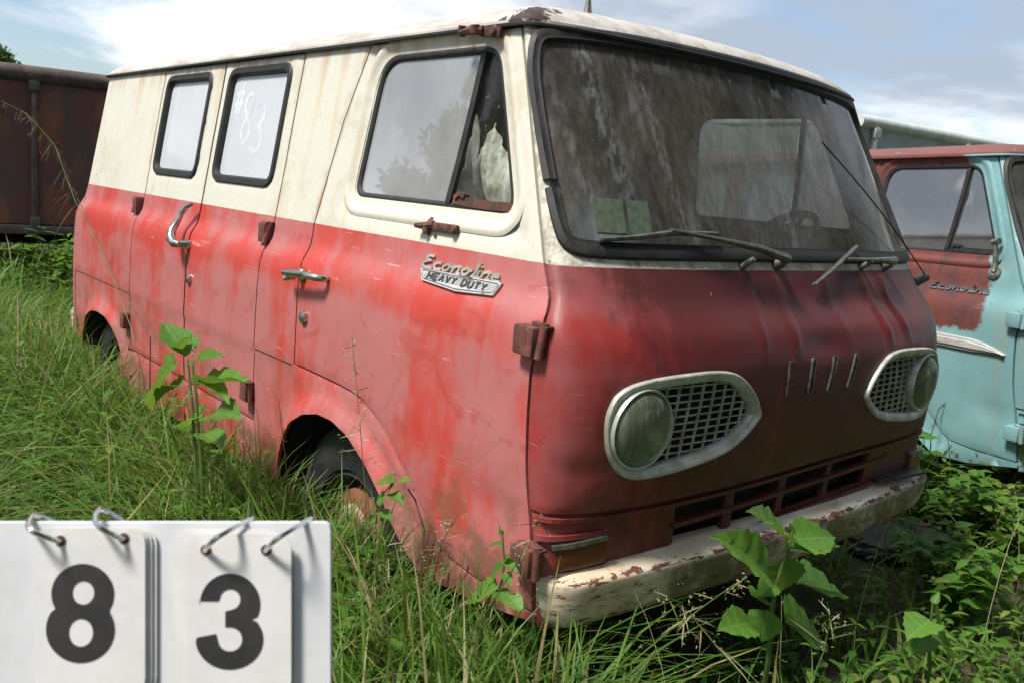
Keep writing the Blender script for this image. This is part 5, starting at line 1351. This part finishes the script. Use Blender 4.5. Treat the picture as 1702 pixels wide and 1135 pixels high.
# ------------------------------------------------------------------ crumpled sheet inside the cab
def sheet():
    base = Vector((-2.2 + .46, 2.18 - .665, 1.25)); root = empty('crumpled_sheet', base); v = []; nx, nz = 60, 26
    for j in range(nz + 1):
        for i in range(nx + 1):
            a = i / nx; b = j / nz; x = -.30 + .46 * a
            top = np.interp(a, [0, .16, .22, .40, .52, .66, 1], [.12, .34, .20, .30, .22, .25, .13])
            y = -.03 * b + .028 * math.sin(a * 8 + 1) + .008 * math.sin(a * 95 + b * 9) * (b > .35) + .02 * math.sin(b * 5 + a * 4)
            v.append((x + .03 * b, y, .006 + top * b))
    f = [(j * (nx + 1) + i, j * (nx + 1) + i + 1, (j + 1) * (nx + 1) + i + 1, (j + 1) * (nx + 1) + i) for j in range(nz) for i in range(nx)]
    o = obj('sheet', v, f, 'sheet', root, True); md = o.modifiers.new('thickness', 'SOLIDIFY'); md.thickness = .004
    tag(root, 'crumpled dirty white fluted sheet behind the quarter light', 'sheet')
sheet()

# ------------------------------------------------------------------ trees
def make_tree(h, R, n, seed):
    r = np.random.default_rng(seed); root = empty('tree'); mb = MB()
    mb.tube([(0, 0, -.1), (.05, .02, h * .25), (-.05, .06, h * .5), (.02, 0, h * .8)], [.035 * h, .026 * h, .018 * h, .006 * h], 10)
    cl = []
    for i in range(26):
        a = r.uniform(0, 6.28); z = r.uniform(.10, 1.0); q = R * math.sqrt(max(.05, 1 - ((z - .45) / .62) ** 2)) * r.uniform(.45, 1)
        e = Vector((q * math.cos(a), q * math.sin(a), h * z)); cl.append((e, R * r.uniform(.22, .40)))
        s = Vector((0, 0, h * max(.12, z - .25))); mb.tube([s, (s + e) / 2 + Vector((0, 0, -.1)), e], [.010 * h, .006 * h, .002 * h], 6)
    mb.build('trunk', 'bark', root)
    w = r.integers(0, len(cl), n); C = np.array([tuple(c[0]) for c in cl])[w]; S = np.array([c[1] for c in cl])[w]
    b = C + unit(r.normal(0, 1, (n, 3))) * (S * r.uniform(.25, 1, n) ** .6)[:, None] * np.array([1, 1, .8])
    dv = unit(r.normal(0, 1, (n, 3))); L = r.uniform(.16, .30, n) * (R / 2.4) ** .5
    V, F = leaves_geo(b, dv, unit(r.normal(0, 1, (n, 3))), L, L * .55, .1, .1, 2); big_mesh('crown', V, F, 'crown', root); return root
def copy_tree(o, parent=None):
    c_ = o.copy(); COL.objects.link(c_); c_.parent = parent
    for ch in list(o.children): copy_tree(ch, c_)
    return c_
t0 = make_tree(9.5, 3.1, 14000, 5)
spots = [((4.2, 3.0), 0, 1.0, 'tall leafy tree facing the nose of the red van'), ((4.4, 6.6), 1.7, 1.05, 'tall leafy tree beyond the turquoise van nose'), ((5.2, -.6), 3.1, 1.0, 'tall leafy tree behind the photographer'), ((8.5, 4.6), 4.4, 1.25, 'tallest leafy tree at the back of the row'), ((3.4, 10.6), 2.2, 1.0, 'tall leafy tree far off the right side'), ((8.8, .5), 5.6, 1.2, 'big leafy tree behind the one by the photographer'), ((-12.5, -6.2), .8, .50, 'low tree across the field mirrored in the door glass'), ((-17.0, -11.0), 2.9, .80, 'rounded tree across the field beside the low one'), ((-4.5, -15.5), 5.0, .62, 'low tree across the field opposite the front door'), ((1.5, -17), 1.1, .75, 'tree across the field right of the low ones'), ((7, -15), 2.5, .8, 'tree across the field behind the photographer'), ((-9.5, -19), 3.9, .7, 'tree across the field furthest from the vans')]
for i, (xy, rz, sc, lb) in enumerate(spots):
    o = t0 if i == 0 else copy_tree(t0)
    o.location = (xy[0], xy[1], 0); o.rotation_euler = (0, 0, rz); o.scale = (sc, sc, sc); tag(o, lb, 'tree', 'trees round the field')
c = at_d(-22, 200, 14.5); tl = copy_tree(t0); tl.location = (c.x, c.y, 0); tl.scale = (.29, .29, .29); tag(tl, 'small treetop showing over the rusty truck box', 'tree', 'trees round the field')
bpy.context.view_layer.update()
